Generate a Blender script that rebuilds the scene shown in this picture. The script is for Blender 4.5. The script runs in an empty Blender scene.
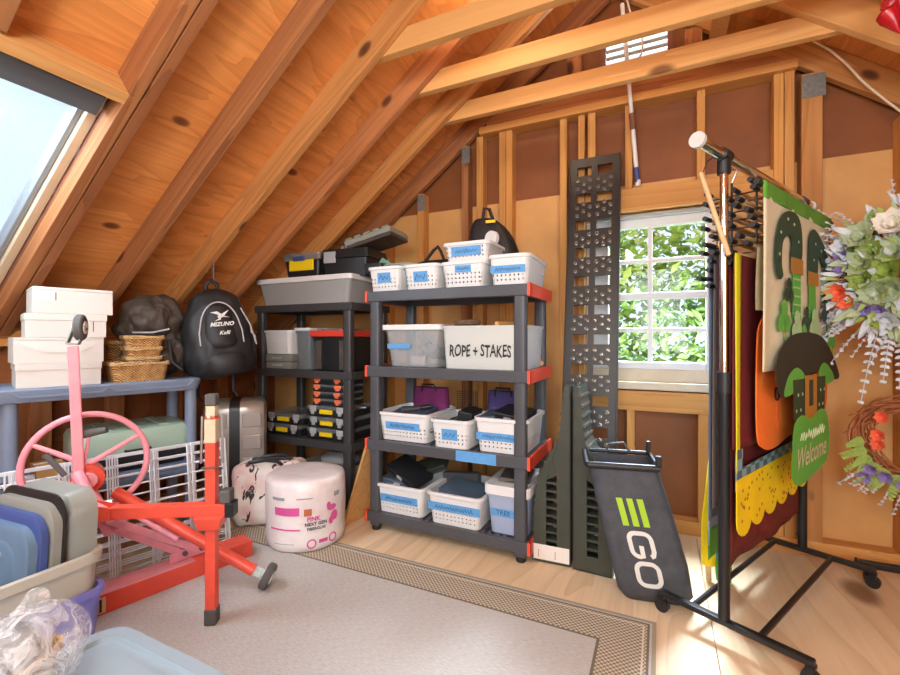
import bpy, bmesh, math, random
from mathutils import Vector, Matrix, Euler
PI = math.pi
R = math.radians
rnd = random.Random(7)
scene = bpy.context.scene
COL = scene.collection

# ------------------------------------------------------------------ camera
cam_data = bpy.data.cameras.new('camera')
cam_data.sensor_width = 36.0
cam_data.lens = 36.0 * 440.0 / 900.0
cam_data.clip_start = 0.02
cam = bpy.data.objects.new('camera', cam_data)
cam.location = (0, 0, 1.10)
cam.rotation_euler = (R(90), 0, R(25.5))
COL.objects.link(cam)
scene.camera = cam

# ------------------------------------------------------------------ sky, sun, lamps, exposure
scene.view_settings.view_transform = 'Standard'
scene.view_settings.look = 'None'
scene.view_settings.gamma = 1.0
scene.view_settings.use_curve_mapping = False
scene.view_settings.exposure = 0.45
w = bpy.data.worlds.new('sky')
w.use_nodes = True
scene.world = w
bg = w.node_tree.nodes['Background']
bg.inputs['Color'].default_value = (0.66, 0.80, 0.93, 1)
bg.inputs['Strength'].default_value = 1.12
scene.cycles.max_bounces = 8
scene.cycles.transparent_max_bounces = 24
scene.cycles.sample_clamp_indirect = 6.0


def lamp(name, kind, loc, energy, color, size=0.1, aim=None, size_y=None):
    d = bpy.data.lights.new(name, kind)
    d.energy = energy
    d.color = color
    if kind == 'AREA':
        d.size = size
        if size_y:
            d.shape = 'RECTANGLE'
            d.size_y = size_y
    elif kind == 'SUN':
        d.angle = size
    else:
        d.shadow_soft_size = size
    o = bpy.data.objects.new(name, d)
    o.location = loc
    if aim is not None:
        v = Vector(aim) - (Vector(loc) if kind != 'SUN' else Vector((0, 0, 0)))
        o.rotation_euler = v.to_track_quat('-Z', 'Y').to_euler()
    COL.objects.link(o)
    return o


# sun comes over the roof from the far side of the ridge and lights the trees outside
lamp('sun', 'SUN', (0, 0, 8), 2.3, (1.0, 0.95, 0.86), R(0.6), aim=(-0.7, 0.55, -0.55))
# daylight falling in through the roof window (beside the part of it in view)
lamp('skylight_daylight', 'AREA', (-2.12, 0.36, 1.86), 28, (0.74, 0.87, 1.0), 0.75, aim=(-0.9, 1.2, 0.2), size_y=0.5)
# bulb fitting hung from the collar ties behind the camera, then window daylight, an added fill and the ridge bulb
lamp('attic_bulb', 'POINT', (-0.40, -0.15, 2.10), 40, (1.0, 0.95, 0.86), 0.10)
lamp('window_daylight', 'AREA', (0.0, 3.75, 2.65), 820, (0.70, 0.85, 1.0), 1.7, aim=(0.35, 2.2, 0.0), size_y=0.8)
lamp('rear_fill_light', 'AREA', (0.4, -1.3, 1.5), 74, (0.83, 0.93, 1.0), 2.2, aim=(-0.9, 2.0, 1.4), size_y=1.2)  # broad fill added behind the camera to lift the room; no tube fitting there
lamp('ridge_bulb', 'POINT', (-0.62, 1.86, 2.85), 7, (1.0, 0.86, 0.66), 0.06)


# ------------------------------------------------------------------ materials
def S(h):
    h = h.lstrip('#')
    v = [int(h[i:i + 2], 16) / 255.0 for i in (0, 2, 4)]
    return tuple((c / 12.92 if c <= 0.04045 else ((c + 0.055) / 1.055) ** 2.4) for c in v) + (1.0,)


def newmat(name):
    m = bpy.data.materials.new(name)
    m.use_nodes = True
    nt = m.node_tree
    return m, nt, nt.nodes['Principled BSDF']


def N(nt, typ, **kw):
    n = nt.nodes.new(typ)
    for k, v in kw.items():
        setattr(n, k, v)
    return n


def math_node(nt, op, a, b=None, c=None):
    n = nt.nodes.new('ShaderNodeMath')
    n.operation = op
    for i, x in enumerate((a, b, c)):
        if x is None:
            continue
        if isinstance(x, (int, float)):
            n.inputs[i].default_value = x
        else:
            nt.links.new(x, n.inputs[i])
    return n.outputs[0]


def ramp(nt, fac, stops):
    n = nt.nodes.new('ShaderNodeValToRGB')
    e = n.color_ramp.elements
    while len(e) > 1:
        e.remove(e[0])
    e[0].position = stops[0][0]
    e[0].color = stops[0][1]
    for p, c in stops[1:]:
        x = e.new(p)
        x.color = c
    nt.links.new(fac, n.inputs['Fac'])
    return n.outputs['Color']


def mixc(nt, fac, a, b, mode='MIX'):
    n = nt.nodes.new('ShaderNodeMix')
    n.data_type = 'RGBA'
    n.blend_type = mode
    for sock, x in ((n.inputs[0], fac), (n.inputs[6], a), (n.inputs[7], b)):
        if isinstance(x, (int, float)):
            sock.default_value = x
        elif isinstance(x, tuple):
            sock.default_value = x
        else:
            nt.links.new(x, sock)
    return n.outputs[2]


def objcoord(nt, scale=(1, 1, 1), vary=True):
    tc = N(nt, 'ShaderNodeTexCoord')
    out = tc.outputs['Object']
    if vary:
        oi = N(nt, 'ShaderNodeObjectInfo')
        mul = math_node(nt, 'MULTIPLY', oi.outputs['Random'], 37.0)
        cx = N(nt, 'ShaderNodeCombineXYZ')
        for i in range(3):
            nt.links.new(mul, cx.inputs[i])
        ad = N(nt, 'ShaderNodeVectorMath', operation='ADD')
        nt.links.new(out, ad.inputs[0])
        nt.links.new(cx.outputs[0], ad.inputs[1])
        out = ad.outputs[0]
    mp = N(nt, 'ShaderNodeMapping')
    mp.inputs['Scale'].default_value = scale
    nt.links.new(out, mp.inputs['Vector'])
    return mp.outputs['Vector']


def noise(nt, vec, scale, detail=3.0, rough=0.55, dist=0.0):
    n = N(nt, 'ShaderNodeTexNoise')
    n.inputs['Scale'].default_value = scale
    n.inputs['Detail'].default_value = detail
    n.inputs['Roughness'].default_value = rough
    n.inputs['Distortion'].default_value = dist
    nt.links.new(vec, n.inputs['Vector'])
    return n.outputs['Fac']


def bump(nt, bsdf, h, strength=0.2, dist=0.01):
    b = N(nt, 'ShaderNodeBump')
    b.inputs['Strength'].default_value = strength
    b.inputs['Distance'].default_value = dist
    nt.links.new(h, b.inputs['Height'])
    nt.links.new(b.outputs['Normal'], bsdf.inputs['Normal'])


def plain(name, col, rough=0.5, metal=0.0, var=0.0, vscale=6.0, bumpy=0.0, spec=None, bscale=None):
    m, nt, b = newmat(name)
    c = S(col) if isinstance(col, str) else col
    b.inputs['Base Color'].default_value = c
    b.inputs['Roughness'].default_value = rough
    b.inputs['Metallic'].default_value = metal
    if spec is not None:
        b.inputs['Specular IOR Level'].default_value = spec
    if var or bumpy:
        v = objcoord(nt)
        n = noise(nt, v, vscale, 4)
        if var:
            lo = tuple(x * (1 - var) for x in c[:3]) + (1,)
            hi = tuple(min(1, x * (1 + var)) for x in c[:3]) + (1,)
            nt.links.new(ramp(nt, n, [(0.3, lo), (0.7, hi)]), b.inputs['Base Color'])
        if bumpy:
            h = noise(nt, v, bscale, 3) if bscale else n
            bump(nt, b, h, bumpy)
    return m


def wood(name, cols, axis, contour=10.0, scale=1.6, stretch=0.18, fine=0.35, knots=0.0, rough=0.6, line=0.55, ovar=0.0):
    """cathedral grain: contour lines of a stretched noise, plus fibre; axis = grain direction in object space"""
    m, nt, b = newmat(name)
    sc = [1.0, 1.0, 1.0]
    sc['XYZ'.index(axis)] = stretch
    v = objcoord(nt, tuple(sc))
    n = noise(nt, v, scale, 2.5, 0.5, 0.35)
    k = math_node(nt, 'MULTIPLY', n, contour)
    fr = math_node(nt, 'FRACT', k)
    tri = math_node(nt, 'POWER', fr, 2.2)
    sc2 = [1.0, 1.0, 1.0]
    sc2['XYZ'.index(axis)] = 0.035
    v2 = objcoord(nt, tuple(sc2))
    f = noise(nt, v2, 55.0, 3, 0.6)
    big = noise(nt, v, scale * 0.7, 2)
    base = ramp(nt, big, [(0.3, S(cols[0])), (0.7, S(cols[1]))])
    c1 = mixc(nt, math_node(nt, 'MULTIPLY', tri, line), base, S(cols[2]))
    fib = math_node(nt, 'MULTIPLY', math_node(nt, 'SUBTRACT', f, 0.42), fine * 3)
    fibc = N(nt, 'ShaderNodeClamp')
    nt.links.new(fib, fibc.inputs['Value'])
    c2 = mixc(nt, math_node(nt, 'MULTIPLY', fibc.outputs[0], 0.7), c1, S(cols[2]))
    if knots:
        sk = [1.0, 1.0, 1.0]
        sk['XYZ'.index(axis)] = 0.55
        vo = N(nt, 'ShaderNodeTexVoronoi')
        vo.inputs['Scale'].default_value = knots
        nt.links.new(objcoord(nt, tuple(sk)), vo.inputs['Vector'])
        kf = ramp(nt, vo.outputs['Distance'], [(0.0, (1, 1, 1, 1)), (0.085, (0.8, 0.8, 0.8, 1)), (0.13, (0, 0, 0, 1))])
        c2 = mixc(nt, kf, c2, S(cols[3] if len(cols) > 3 else '#5a2c14'))
    if ovar:
        oi = N(nt, 'ShaderNodeObjectInfo')
        hv = N(nt, 'ShaderNodeHueSaturation')
        nt.links.new(math_node(nt, 'ADD', math_node(nt, 'MULTIPLY', oi.outputs['Random'], ovar), 1.0 - ovar * 0.6), hv.inputs['Value'])
        nt.links.new(c2, hv.inputs['Color'])
        c2 = hv.outputs['Color']
    nt.links.new(c2, b.inputs['Base Color'])
    b.inputs['Roughness'].default_value = rough
    b.inputs['Specular IOR Level'].default_value = 0.3
    bump(nt, b, f, 0.10, 0.004)
    return m


def translucent(name, col, alpha=0.5, rough=0.35):
    """milky clear plastic"""
    m, nt, b = newmat(name)
    b.inputs['Base Color'].default_value = S(col)
    b.inputs['Roughness'].default_value = rough
    tr = N(nt, 'ShaderNodeBsdfTransparent')
    mx = N(nt, 'ShaderNodeMixShader')
    mx.inputs[0].default_value = alpha
    nt.links.new(tr.outputs[0], mx.inputs[1])
    nt.links.new(b.outputs[0], mx.inputs[2])
    nt.links.new(mx.outputs[0], nt.nodes['Material Output'].inputs['Surface'])
    return m


def basket_mat(name, col):
    """white moulded plastic with rows of square holes through the side walls (object space)"""
    m, nt, b = newmat(name)
    b.inputs['Base Color'].default_value = S(col)
    b.inputs['Roughness'].default_value = 0.45
    tc = N(nt, 'ShaderNodeTexCoord')
    sp = N(nt, 'ShaderNodeSeparateXYZ')
    nt.links.new(tc.outputs['Object'], sp.inputs[0])
    ge = N(nt, 'ShaderNodeSeparateXYZ')
    nt.links.new(tc.outputs['Normal'], ge.inputs[0])
    ax = math_node(nt, 'ABSOLUTE', ge.outputs['X'])
    side = math_node(nt, 'GREATER_THAN', ax, 0.6)
    u = math_node(nt, 'ADD', math_node(nt, 'MULTIPLY', sp.outputs['X'], math_node(nt, 'SUBTRACT', 1.0, side)),
                  math_node(nt, 'MULTIPLY', sp.outputs['Y'], side))

    def hole(c, period, width):
        f = math_node(nt, 'FRACT', math_node(nt, 'DIVIDE', math_node(nt, 'ADD', c, 5.0), period))
        return math_node(nt, 'LESS_THAN', math_node(nt, 'ABSOLUTE', math_node(nt, 'SUBTRACT', f, 0.5)), width)
    h = math_node(nt, 'MULTIPLY', hole(u, 0.022, 0.19), hole(sp.outputs['Z'], 0.022, 0.2))
    band = math_node(nt, 'MULTIPLY', math_node(nt, 'GREATER_THAN', sp.outputs['Z'], 0.022), math_node(nt, 'LESS_THAN', sp.outputs['Z'], 0.088))
    vert = math_node(nt, 'LESS_THAN', math_node(nt, 'ABSOLUTE', ge.outputs['Z']), 0.5)
    h = math_node(nt, 'MULTIPLY', math_node(nt, 'MULTIPLY', h, band), vert)
    tr = N(nt, 'ShaderNodeBsdfTransparent')
    mx = N(nt, 'ShaderNodeMixShader')
    nt.links.new(h, mx.inputs[0])
    nt.links.new(b.outputs[0], mx.inputs[1])
    nt.links.new(tr.outputs[0], mx.inputs[2])
    nt.links.new(mx.outputs[0], nt.nodes['Material Output'].inputs['Surface'])
    return m


def wicker_mat(name, c1, c2):
    m, nt, b = newmat(name)
    v = objcoord(nt, vary=False)
    sp = N(nt, 'ShaderNodeSeparateXYZ')
    nt.links.new(v, sp.inputs[0])
    u = math_node(nt, 'ADD', sp.outputs['X'], sp.outputs['Y'])
    su = math_node(nt, 'SINE', math_node(nt, 'MULTIPLY', u, 420.0))
    sz = math_node(nt, 'SINE', math_node(nt, 'MULTIPLY', sp.outputs['Z'], 520.0))
    pr = math_node(nt, 'MULTIPLY', su, sz)
    n = noise(nt, v, 40, 3)
    k = math_node(nt, 'ADD', math_node(nt, 'MULTIPLY', pr, 0.4), n)
    nt.links.new(ramp(nt, k, [(0.15, S(c2)), (0.75, S(c1))]), b.inputs['Base Color'])
    b.inputs['Roughness'].default_value = 0.7
    bump(nt, b, pr, 0.7, 0.004)
    return m


M = {}
M['ply'] = wood('roof_plywood', ('#eba259', '#da8a46', '#a55c28', '#5a2a12'), 'Y', 8, 4.2, 0.22, 0.5, 4.6, 0.7, 0.36)
M['rafter'] = wood('rafter_lumber', ('#bd8150', '#a86a40', '#7c4526', '#43200f'), 'X', 9, 6.0, 0.06, 0.45, 4.2, 0.7, 0.5, 0.35)
M['rafter2'] = wood('honey_rafter_lumber', ('#d6985c', '#c68748', '#98602e', '#4a2412'), 'X', 9, 6.0, 0.06, 0.45, 4.2, 0.7, 0.45, 0.2)
M['tie'] = wood('pale_lumber', ('#e0ac6c', '#d79f5e', '#b87a3e', '#6b3a1a'), 'X', 7, 6.0, 0.05, 0.3, 2.8, 0.65, 0.4, 0.15)
M['stud'] = wood('stud_lumber', ('#dba05a', '#cf8f4a', '#a96a32', '#6b3a1a'), 'X', 7, 8.0, 0.05, 0.3, 2.6, 0.65, 0.4, 0.2)
M['hard'] = plain('brown_hardboard', '#864c22', 0.6, 0, 0.14, 5.0)
M['kraft'] = plain('tan_sheathing', '#d6a05e', 0.6, 0, 0.10, 4.0)
M['floor'] = wood('floor_plywood', ('#eed8b6', '#e2c59c', '#bb966a', '#7a5230'), 'Y', 9, 2.2, 0.2, 0.3, 1.6, 0.45, 0.34)
M['darkply'] = wood('eave_plywood', ('#a8683a', '#955830', '#6d3c1e', '#401f10'), 'Y', 10, 2.0, 0.3, 0.3, 1.5, 0.75, 0.5)
M['white'] = plain('white_plastic', '#e2e1de', 0.45)
M['basket'] = basket_mat('basket_plastic', '#e3e2df')
M['tape'] = plain('blue_tape', '#5f9fd6', 0.6, 0, 0.08, 30)
M['ink'] = plain('dark_ink', '#25344a', 0.7)
M['blackink'] = plain('black_marker', '#23211f', 0.7)
M['grey_shelf'] = plain('grey_shelf_plastic', '#4b4d51', 0.42, 0, 0.06, 9)
M['orange'] = plain('red_orange_plastic', '#f0533a', 0.4)
M['black_shelf'] = plain('charcoal_shelf_plastic', '#3f3e3e', 0.4, 0, 0.06, 9)
M['blue_grey'] = plain('slate_plastic', '#79879b', 0.38, 0, 0.05, 8)
M['black'] = plain('black_plastic', '#1f2022', 0.42)
M['blackm'] = plain('black_metal', '#26272a', 0.32, 0.3)
M['rubber'] = plain('grey_rubber', '#5c5a58', 0.75)
M['chrome'] = plain('chrome', '#d8d8d8', 0.14, 1.0)
M['galv'] = plain('galvanised_plate', '#8f918c', 0.45, 0.5, 0.18, 60)
M['steel'] = plain('steel', '#b4b4b2', 0.32, 0.9)
M['card'] = plain('white_cardboard', '#d6d0c6', 0.75, 0, 0.03, 5)
M['wicker'] = wicker_mat('wicker', '#d9a968', '#7c4a22')
M['wicker_d'] = wicker_mat('dark_wicker', '#b8894e', '#54301a')
M['wicker_w'] = wicker_mat('pale_wicker', '#d8c6a8', '#8b6a44')
M['pack'] = plain('black_nylon', '#1e1d1e', 0.55, 0, 0.2, 30, 0.25, bscale=9)
M['pack2'] = plain('charcoal_nylon', '#4a423a', 0.6, 0, 0.25, 14, 0.5, bscale=12)
M['grey_pipe'] = plain('silver_piping', '#b9b9ba', 0.4)
M['red'] = plain('red_paint', '#e85540', 0.38, 0, 0.08, 14)
M['pink'] = plain('faded_pink_paint', '#ef9aa4', 0.42, 0, 0.10, 14)
M['mint'] = plain('mint_hard_shell', '#9fb9a6', 0.32, 0, 0.04, 6)
M['silver'] = plain('silver_hard_shell', '#a8a29a', 0.3, 0.35, 0.05, 8)
M['wire'] = plain('pale_coated_wire', '#e6e8ea', 0.4)
M['milky'] = translucent('milky_clear_plastic', '#d8dee0', 0.24)
M['milky2'] = translucent('frosted_plastic', '#dfe2dc', 0.72)
M['grey_milky'] = translucent('grey_frosted_plastic', '#a9a9a6', 0.8)
M['blue_milky'] = translucent('bluish_frosted_plastic', '#b9c6e0', 0.72)
M['smoke'] = translucent('smoky_clear_plastic', '#8d9496', 0.45, 0.2)
M['olive'] = plain('olive_plastic', '#3f4237', 0.5, 0, 0.08, 8, 0.15, bscale=40)
M['ramp'] = plain('dark_ramp_plastic', '#2b2926', 0.42, 0, 0.08, 10)
M['nub'] = plain('rubber_nub', '#7a766c', 0.25, 0.4)
M['label'] = plain('paper_label', '#e9e4da', 0.7)
M['bagcloth'] = plain('black_bag_fabric', '#45484e', 0.7, 0, 0.22, 18, 0.4, bscale=14)
M['bagcloth_in'] = plain('black_bag_lining', '#2a2c30', 0.8)
M['green_logo'] = plain('lime_print', '#a6d02e', 0.55)
M['white_logo'] = plain('pale_print', '#dcdcd6', 0.55)
M['yellow'] = plain('yellow_plastic', '#f2cf1c', 0.4)
M['latch'] = plain('grey_latch', '#a9abad', 0.4)
M['orange_latch'] = plain('orange_latch', '#ee7a52', 0.4)
M['tote_red'] = plain('red_lid', '#d8402e', 0.4)
M['tote_grey'] = plain('grey_tote_plastic', '#8fa0aa', 0.42, 0, 0.05, 6)
M['lid_grey'] = plain('light_grey_lid', '#86877f', 0.45, 0, 0.04, 6)
M['tote_beige'] = plain('beige_tote', '#b9b4a6', 0.5, 0, 0.05, 7)
M['tote_blue'] = plain('slate_blue_lid', '#5f7890', 0.42, 0, 0.06, 7)
M['purple'] = plain('periwinkle_tote', '#7d7fd0', 0.45)
M['navy'] = plain('navy_lid', '#3c4f86', 0.45)
M['twig'] = plain('grapevine_twig', '#a8663e', 0.8, 0, 0.25, 40)
M['trim_white'] = plain('white_paint', '#e9e8e2', 0.45)
M['trim_beige'] = plain('raw_sash_wood', '#d9c7a8', 0.55, 0, 0.08, 9)
M['brown_jamb'] = plain('brown_jamb', '#80503a', 0.6, 0, 0.15, 12)
M['dark_grey'] = plain('dark_grey_flashing', '#565b60', 0.5)
M['foil'] = plain('grey_flashing_foil', '#9aa2aa', 0.35, 0.4, 0.1, 20, 0.4, bscale=8)


# ------------------------------------------------------------------ mesh builder
class MB:
    def __init__(s):
        s.v = []
        s.f = []
        s.mi = []
        s.cur = 0

    def add(s, verts, faces, mat=None):
        o = len(s.v)
        if mat is not None:
            verts = [tuple(mat @ Vector(p)) for p in verts]
        s.v += [tuple(p) for p in verts]
        s.f += [tuple(i + o for i in f) for f in faces]
        s.mi += [s.cur] * len(faces)
        return s

    def box(s, c, size, rot=None, taper=None):
        hx, hy, hz = (x / 2 for x in size)
        tx, ty = taper or (1, 1)
        vs = [(-hx, -hy, -hz), (hx, -hy, -hz), (hx, hy, -hz), (-hx, hy, -hz),
              (-hx * tx, -hy * ty, hz), (hx * tx, -hy * ty, hz), (hx * tx, hy * ty, hz), (-hx * tx, hy * ty, hz)]
        fs = [(3, 2, 1, 0), (4, 5, 6, 7), (0, 1, 5, 4), (1, 2, 6, 5), (2, 3, 7, 6), (3, 0, 4, 7)]
        m = Matrix.Translation(c)
        if rot is not None:
            m = m @ (rot.to_matrix().to_4x4() if isinstance(rot, Euler) else rot)
        return s.add(vs, fs, m)

    def bb(s, x0, x1, y0, y1, z0, z1):
        return s.box(((x0 + x1) / 2, (y0 + y1) / 2, (z0 + z1) / 2), (x1 - x0, y1 - y0, z1 - z0))

    def bar(s, p0, p1, w, h, up=(0, 0, 1)):
        """rectangular bar between two points, w across, h along up"""
        p0, p1 = Vector(p0), Vector(p1)
        d = p1 - p0
        x = d.normalized()
        y = Vector(up).cross(x)
        if y.length < 1e-5:
            y = Vector((0, 1, 0)).cross(x)
        y.normalize()
        z = x.cross(y)
        m = Matrix((x, y, z)).transposed().to_4x4()
        m.translation = (p0 + p1) / 2
        return s._bx(m, d.length, w, h)

    def _bx(s, m, l, w, h):
        t = MB().box((0, 0, 0), (l, w, h))
        return s.add(t.v, t.f, m)

    def loft(s, loops, cap0=True, cap1=True, mat=None, close=False):
        n = len(loops[0])
        vs = [p for L in loops for p in L]
        fs = []
        k = len(loops)
        for i in range(k if close else k - 1):
            a, b = i * n, ((i + 1) % k) * n
            for j in range(n):
                fs.append((a + j, a + (j + 1) % n, b + (j + 1) % n, b + j))
        if cap0 and not close:
            fs.append(tuple(range(n - 1, -1, -1)))
        if cap1 and not close:
            fs.append(tuple((k - 1) * n + j for j in range(n)))
        return s.add(vs, fs, mat)

    def tube(s, pts, r, n=8, closed=False, caps=True):
        pts = [Vector(p) for p in pts]
        k = len(pts)
        rs = r if isinstance(r, (list, tuple)) else [r] * k
        loops = []
        prev = None
        for i, p in enumerate(pts):
            if closed:
                d = pts[(i + 1) % k] - pts[i - 1]
            else:
                d = pts[min(i + 1, k - 1)] - pts[max(i - 1, 0)]
            d.normalize()
            if prev is None:
                a = Vector((0, 0, 1)) if abs(d.z) < 0.9 else Vector((1, 0, 0))
                u = a.cross(d).normalized()
            else:
                u = (prev - d * prev.dot(d)).normalized()
            prev = u
            v = d.cross(u)
            loops.append([tuple(p + (u * math.cos(2 * PI * j / n) + v * math.sin(2 * PI * j / n)) * rs[i]) for j in range(n)])
        return s.loft(loops, caps, caps, close=closed)

    def cyl(s, p0, p1, r0, r1=None, n=16):
        return s.tube([p0, p1], [r0, r0 if r1 is None else r1], n)

    def lathe(s, prof, n=24, mat=None):
        loops = [[(r * math.cos(2 * PI * j / n), r * math.sin(2 * PI * j / n), z) for j in range(n)] for r, z in prof]
        return s.loft(loops, True, True, mat)

    def prism(s, poly, z0, z1, mat=None):
        a = [(x, y, z0) for x, y in poly]
        b = [(x, y, z1) for x, y in poly]
        return s.loft([a, b], True, True, mat)

    def ell(s, c, r, n=12, m=8, mat=None):
        loops = []
        for i in range(1, m):
            t = PI * i / m
            loops.append([(c[0] + r[0] * math.sin(t) * math.cos(2 * PI * j / n), c[1] + r[1] * math.sin(t) * math.sin(2 * PI * j / n),
                           c[2] - r[2] * math.cos(t)) for j in range(n)])
        return s.loft(loops, True, True, mat)

    def build(s, name, mat, parent=None, bevel=0.0, smooth=False, segs=2, subsurf=0, angle=40):
        me = bpy.data.meshes.new(name)
        me.from_pydata(s.v, [], s.f)
        mats = mat if isinstance(mat, (list, tuple)) else [mat]
        for m in mats:
            me.materials.append(m if not isinstance(m, str) else M[m])
        if len(mats) > 1:
            me.polygons.foreach_set('material_index', s.mi)
        if smooth:
            me.polygons.foreach_set('use_smooth', [True] * len(me.polygons))
        me.update()
        o = bpy.data.objects.new(name, me)
        COL.objects.link(o)
        if parent is not None:
            o.parent = parent
        if bevel:
            b = o.modifiers.new('edge', 'BEVEL')
            b.width = bevel
            b.segments = segs
            b.limit_method = 'ANGLE'
            b.angle_limit = R(35)
        if subsurf:
            b = o.modifiers.new('soft', 'SUBSURF')
            b.levels = subsurf
            b.render_levels = subsurf
        if smooth and not subsurf:
            try:
                me.set_sharp_from_angle(angle=R(angle))
            except Exception:
                pass
        return o


def crumple(o, amount, size):
    t_ = bpy.data.textures.new('crumple', 'CLOUDS')
    t_.noise_scale = size
    t_.noise_depth = 2
    d_ = o.modifiers.new('crumple', 'DISPLACE')
    d_.texture = t_
    d_.strength = amount
    d_.mid_level = 0.5
    d_.texture_coords = 'LOCAL'
    return o


def thing(name, label, cat, loc=(0, 0, 0), rz=0.0, group=None, rot=None):
    o = bpy.data.objects.new(name, None)
    o.empty_display_size = 0.05
    o.location = loc
    o.rotation_euler = rot if rot is not None else (0, 0, rz)
    COL.objects.link(o)
    return tag(o, label, cat, group)


def tag(o, label, cat, group=None, kind=None):
    o['label'] = label
    o['category'] = cat
    if group:
        o['group'] = group
    if kind:
        o['kind'] = kind
    return o


def struct(o, label=None):
    o['kind'] = 'structure'
    if label:
        o['label'] = label
    return o


def place(o, loc, rz=0.0, rot=None):
    o.location = loc
    o.rotation_euler = rot if rot is not None else (0, 0, rz)
    return o


def copy_tree(o, parent=None):
    c = o.copy()
    COL.objects.link(c)
    if parent is not None:
        c.parent = parent
    for ch in list(o.children):
        copy_tree(ch, c)
    return c


def rrect(w_, d_, r, z, n=4, cx=0.0, cy=0.0):
    r = min(r, w_ / 2 - 1e-4, d_ / 2 - 1e-4)
    out = []
    for (sx, sy, a0) in ((1, -1, -90), (1, 1, 0), (-1, 1, 90), (-1, -1, 180)):
        for i in range(n + 1):
            a = R(a0 + 90 * i / n)
            out.append((cx + sx * (w_ / 2 - r) + r * math.cos(a), cy + sy * (d_ / 2 - r) + r * math.sin(a), z))
    return out


def open_bin(mb, w_, d_, h, tb=0.88, t=0.004, rim=0.010, rimh=0.014, r=0.025, z0=0.0):
    """open tapered bin with rolled rim; returns mb"""
    mb.loft([rrect(w_ * tb, d_ * tb, r, z0), rrect(w_, d_, r, z0 + h - rimh), rrect(w_ + 2 * rim, d_ + 2 * rim, r + rim, z0 + h - rimh),
             rrect(w_ + 2 * rim, d_ + 2 * rim, r + rim, z0 + h), rrect(w_ - 2 * t, d_ - 2 * t, r, z0 + h),
             rrect(w_ * tb - 2 * t, d_ * tb - 2 * t, r, z0 + t)])
    return mb


def closed_bin(mb, w_, d_, h, tb=0.9, r=0.03, z0=0.0):
    mb.loft([rrect(w_ * tb, d_ * tb, r, z0), rrect(w_, d_, r, z0 + h)])
    return mb


def lid_shape(mb, w_, d_, h, r=0.03, z0=0.0, inset=0.03, drop=0.008):
    mb.loft([rrect(w_, d_, r, z0), rrect(w_, d_, r, z0 + h), rrect(w_ - inset, d_ - inset, r, z0 + h),
             rrect(w_ - inset * 1.4, d_ - inset * 1.4, r, z0 + h - drop)])
    return mb


_txt = {}


def text_geo(s_, size=1.0, shear=0.0, bold=0.0):
    """2-D glyph outlines as (verts, faces); origin at the centre of the text"""
    cu = bpy.data.curves.new('glyphs', 'FONT')
    cu.body = s_
    cu.size = size
    cu.align_x = 'CENTER'
    cu.align_y = 'CENTER'
    cu.shear = shear
    cu.offset = bold
    cu.resolution_u = 3
    o = bpy.data.objects.new('glyphs', cu)
    COL.objects.link(o)
    dg = bpy.context.evaluated_depsgraph_get()
    me = bpy.data.meshes.new_from_object(o.evaluated_get(dg))
    vs = [tuple(v.co) for v in me.vertices]
    fs = [tuple(p.vertices) for p in me.polygons]
    bpy.data.objects.remove(o)
    bpy.data.curves.remove(cu)
    bpy.data.meshes.remove(me)
    return vs, fs


def scribble(mb, x0, x1, z, h, y, seed, th=0.0022):
    """an illegible hand-written squiggle on a tape (faces local -y)"""
    q = random.Random(seed)
    n = max(4, int((x1 - x0) / (h * 0.32)))
    pts = []
    for i in range(n):
        x = x0 + (x1 - x0) * i / (n - 1)
        pts.append((x, y, z + (h * 0.5 if i % 2 else -h * 0.5) * q.uniform(0.4, 1.0)))
    mb.tube(pts, th, 4)
# ================================================================== the attic shell
TAN = 0.753                       # roof pitch
ANG = math.atan(TAN)
CX = -0.25                        # ridge line


def zr(x):                        # underside of the rafters
    return 2.511 + TAN * (1.107 + CX - CX) + TAN * (x if x < CX else 2 * CX - x)


RD = 0.125                        # rafter depth (square to the slope)
RW = 0.042
YW = 2.87                         # inner face of gable sheathing
YS = 2.785                        # front of the studs
SH = RD / math.cos(ANG)           # vertical height of rafter

# floor
fl_ = MB()
for x0, x1 in ((-3.4, -2.272), (-2.27, -1.052), (-1.05, 0.178), (0.181, 1.398), (1.40, 2.9)):
    fl_.bb(x0, x1, -1.6, 3.0, -0.02, 0.0)
fl_.bb(-3.4, 2.9, -1.6, 3.0, -0.04, -0.02)
struct(fl_.build('floor', 'floor'), 'pale plywood attic floor in butted sheets')


def slope_box(x0, x1, y0, y1, off, th):
    """slab parallel to the roof between plan x0..x1, its underside off (vertical) above the rafter undersides"""
    mb = MB()
    vs = []
    for x, y in ((x0, y0), (x1, y0), (x1, y1), (x0, y1)):
        vs.append((x, y, zr(x) + off))
    for x, y in ((x0, y0), (x1, y0), (x1, y1), (x0, y1)):
        vs.append((x, y, zr(x) + off + th))
    return mb.add(vs, [(3, 2, 1, 0), (4, 5, 6, 7), (0, 1, 5, 4), (1, 2, 6, 5), (2, 3, 7, 6), (3, 0, 4, 7)])


XT, XB = -1.80, -2.86             # opening of the roof window (plan)
Y0S, Y1S = 0.33, 0.985
roof = MB()
SX = RD * math.sin(ANG)          # the opening is cut square to the slope
for a in ((-3.45, XB - SX, -1.6, 3.0), (XT - SX, CX, -1.6, 3.0), (XB - SX, XT - SX, -1.6, Y0S), (XB - SX, XT - SX, Y1S, 3.0)):
    t = slope_box(a[0], a[1], a[2], a[3], SH, 0.02)
    roof.add(t.v, t.f)
t = slope_box(CX, 2.95, -1.6, 3.0, SH, 0.02)
roof.add(t.v, t.f)
struct(roof.build('ceiling', 'ply'), 'plywood roof deck between the rafters')

# rafters: local X along the slope
RY = [2.45, 2.095, 1.74, 1.385, 1.03, 0.28, -0.1, -0.5, -0.9, -1.3]


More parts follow.
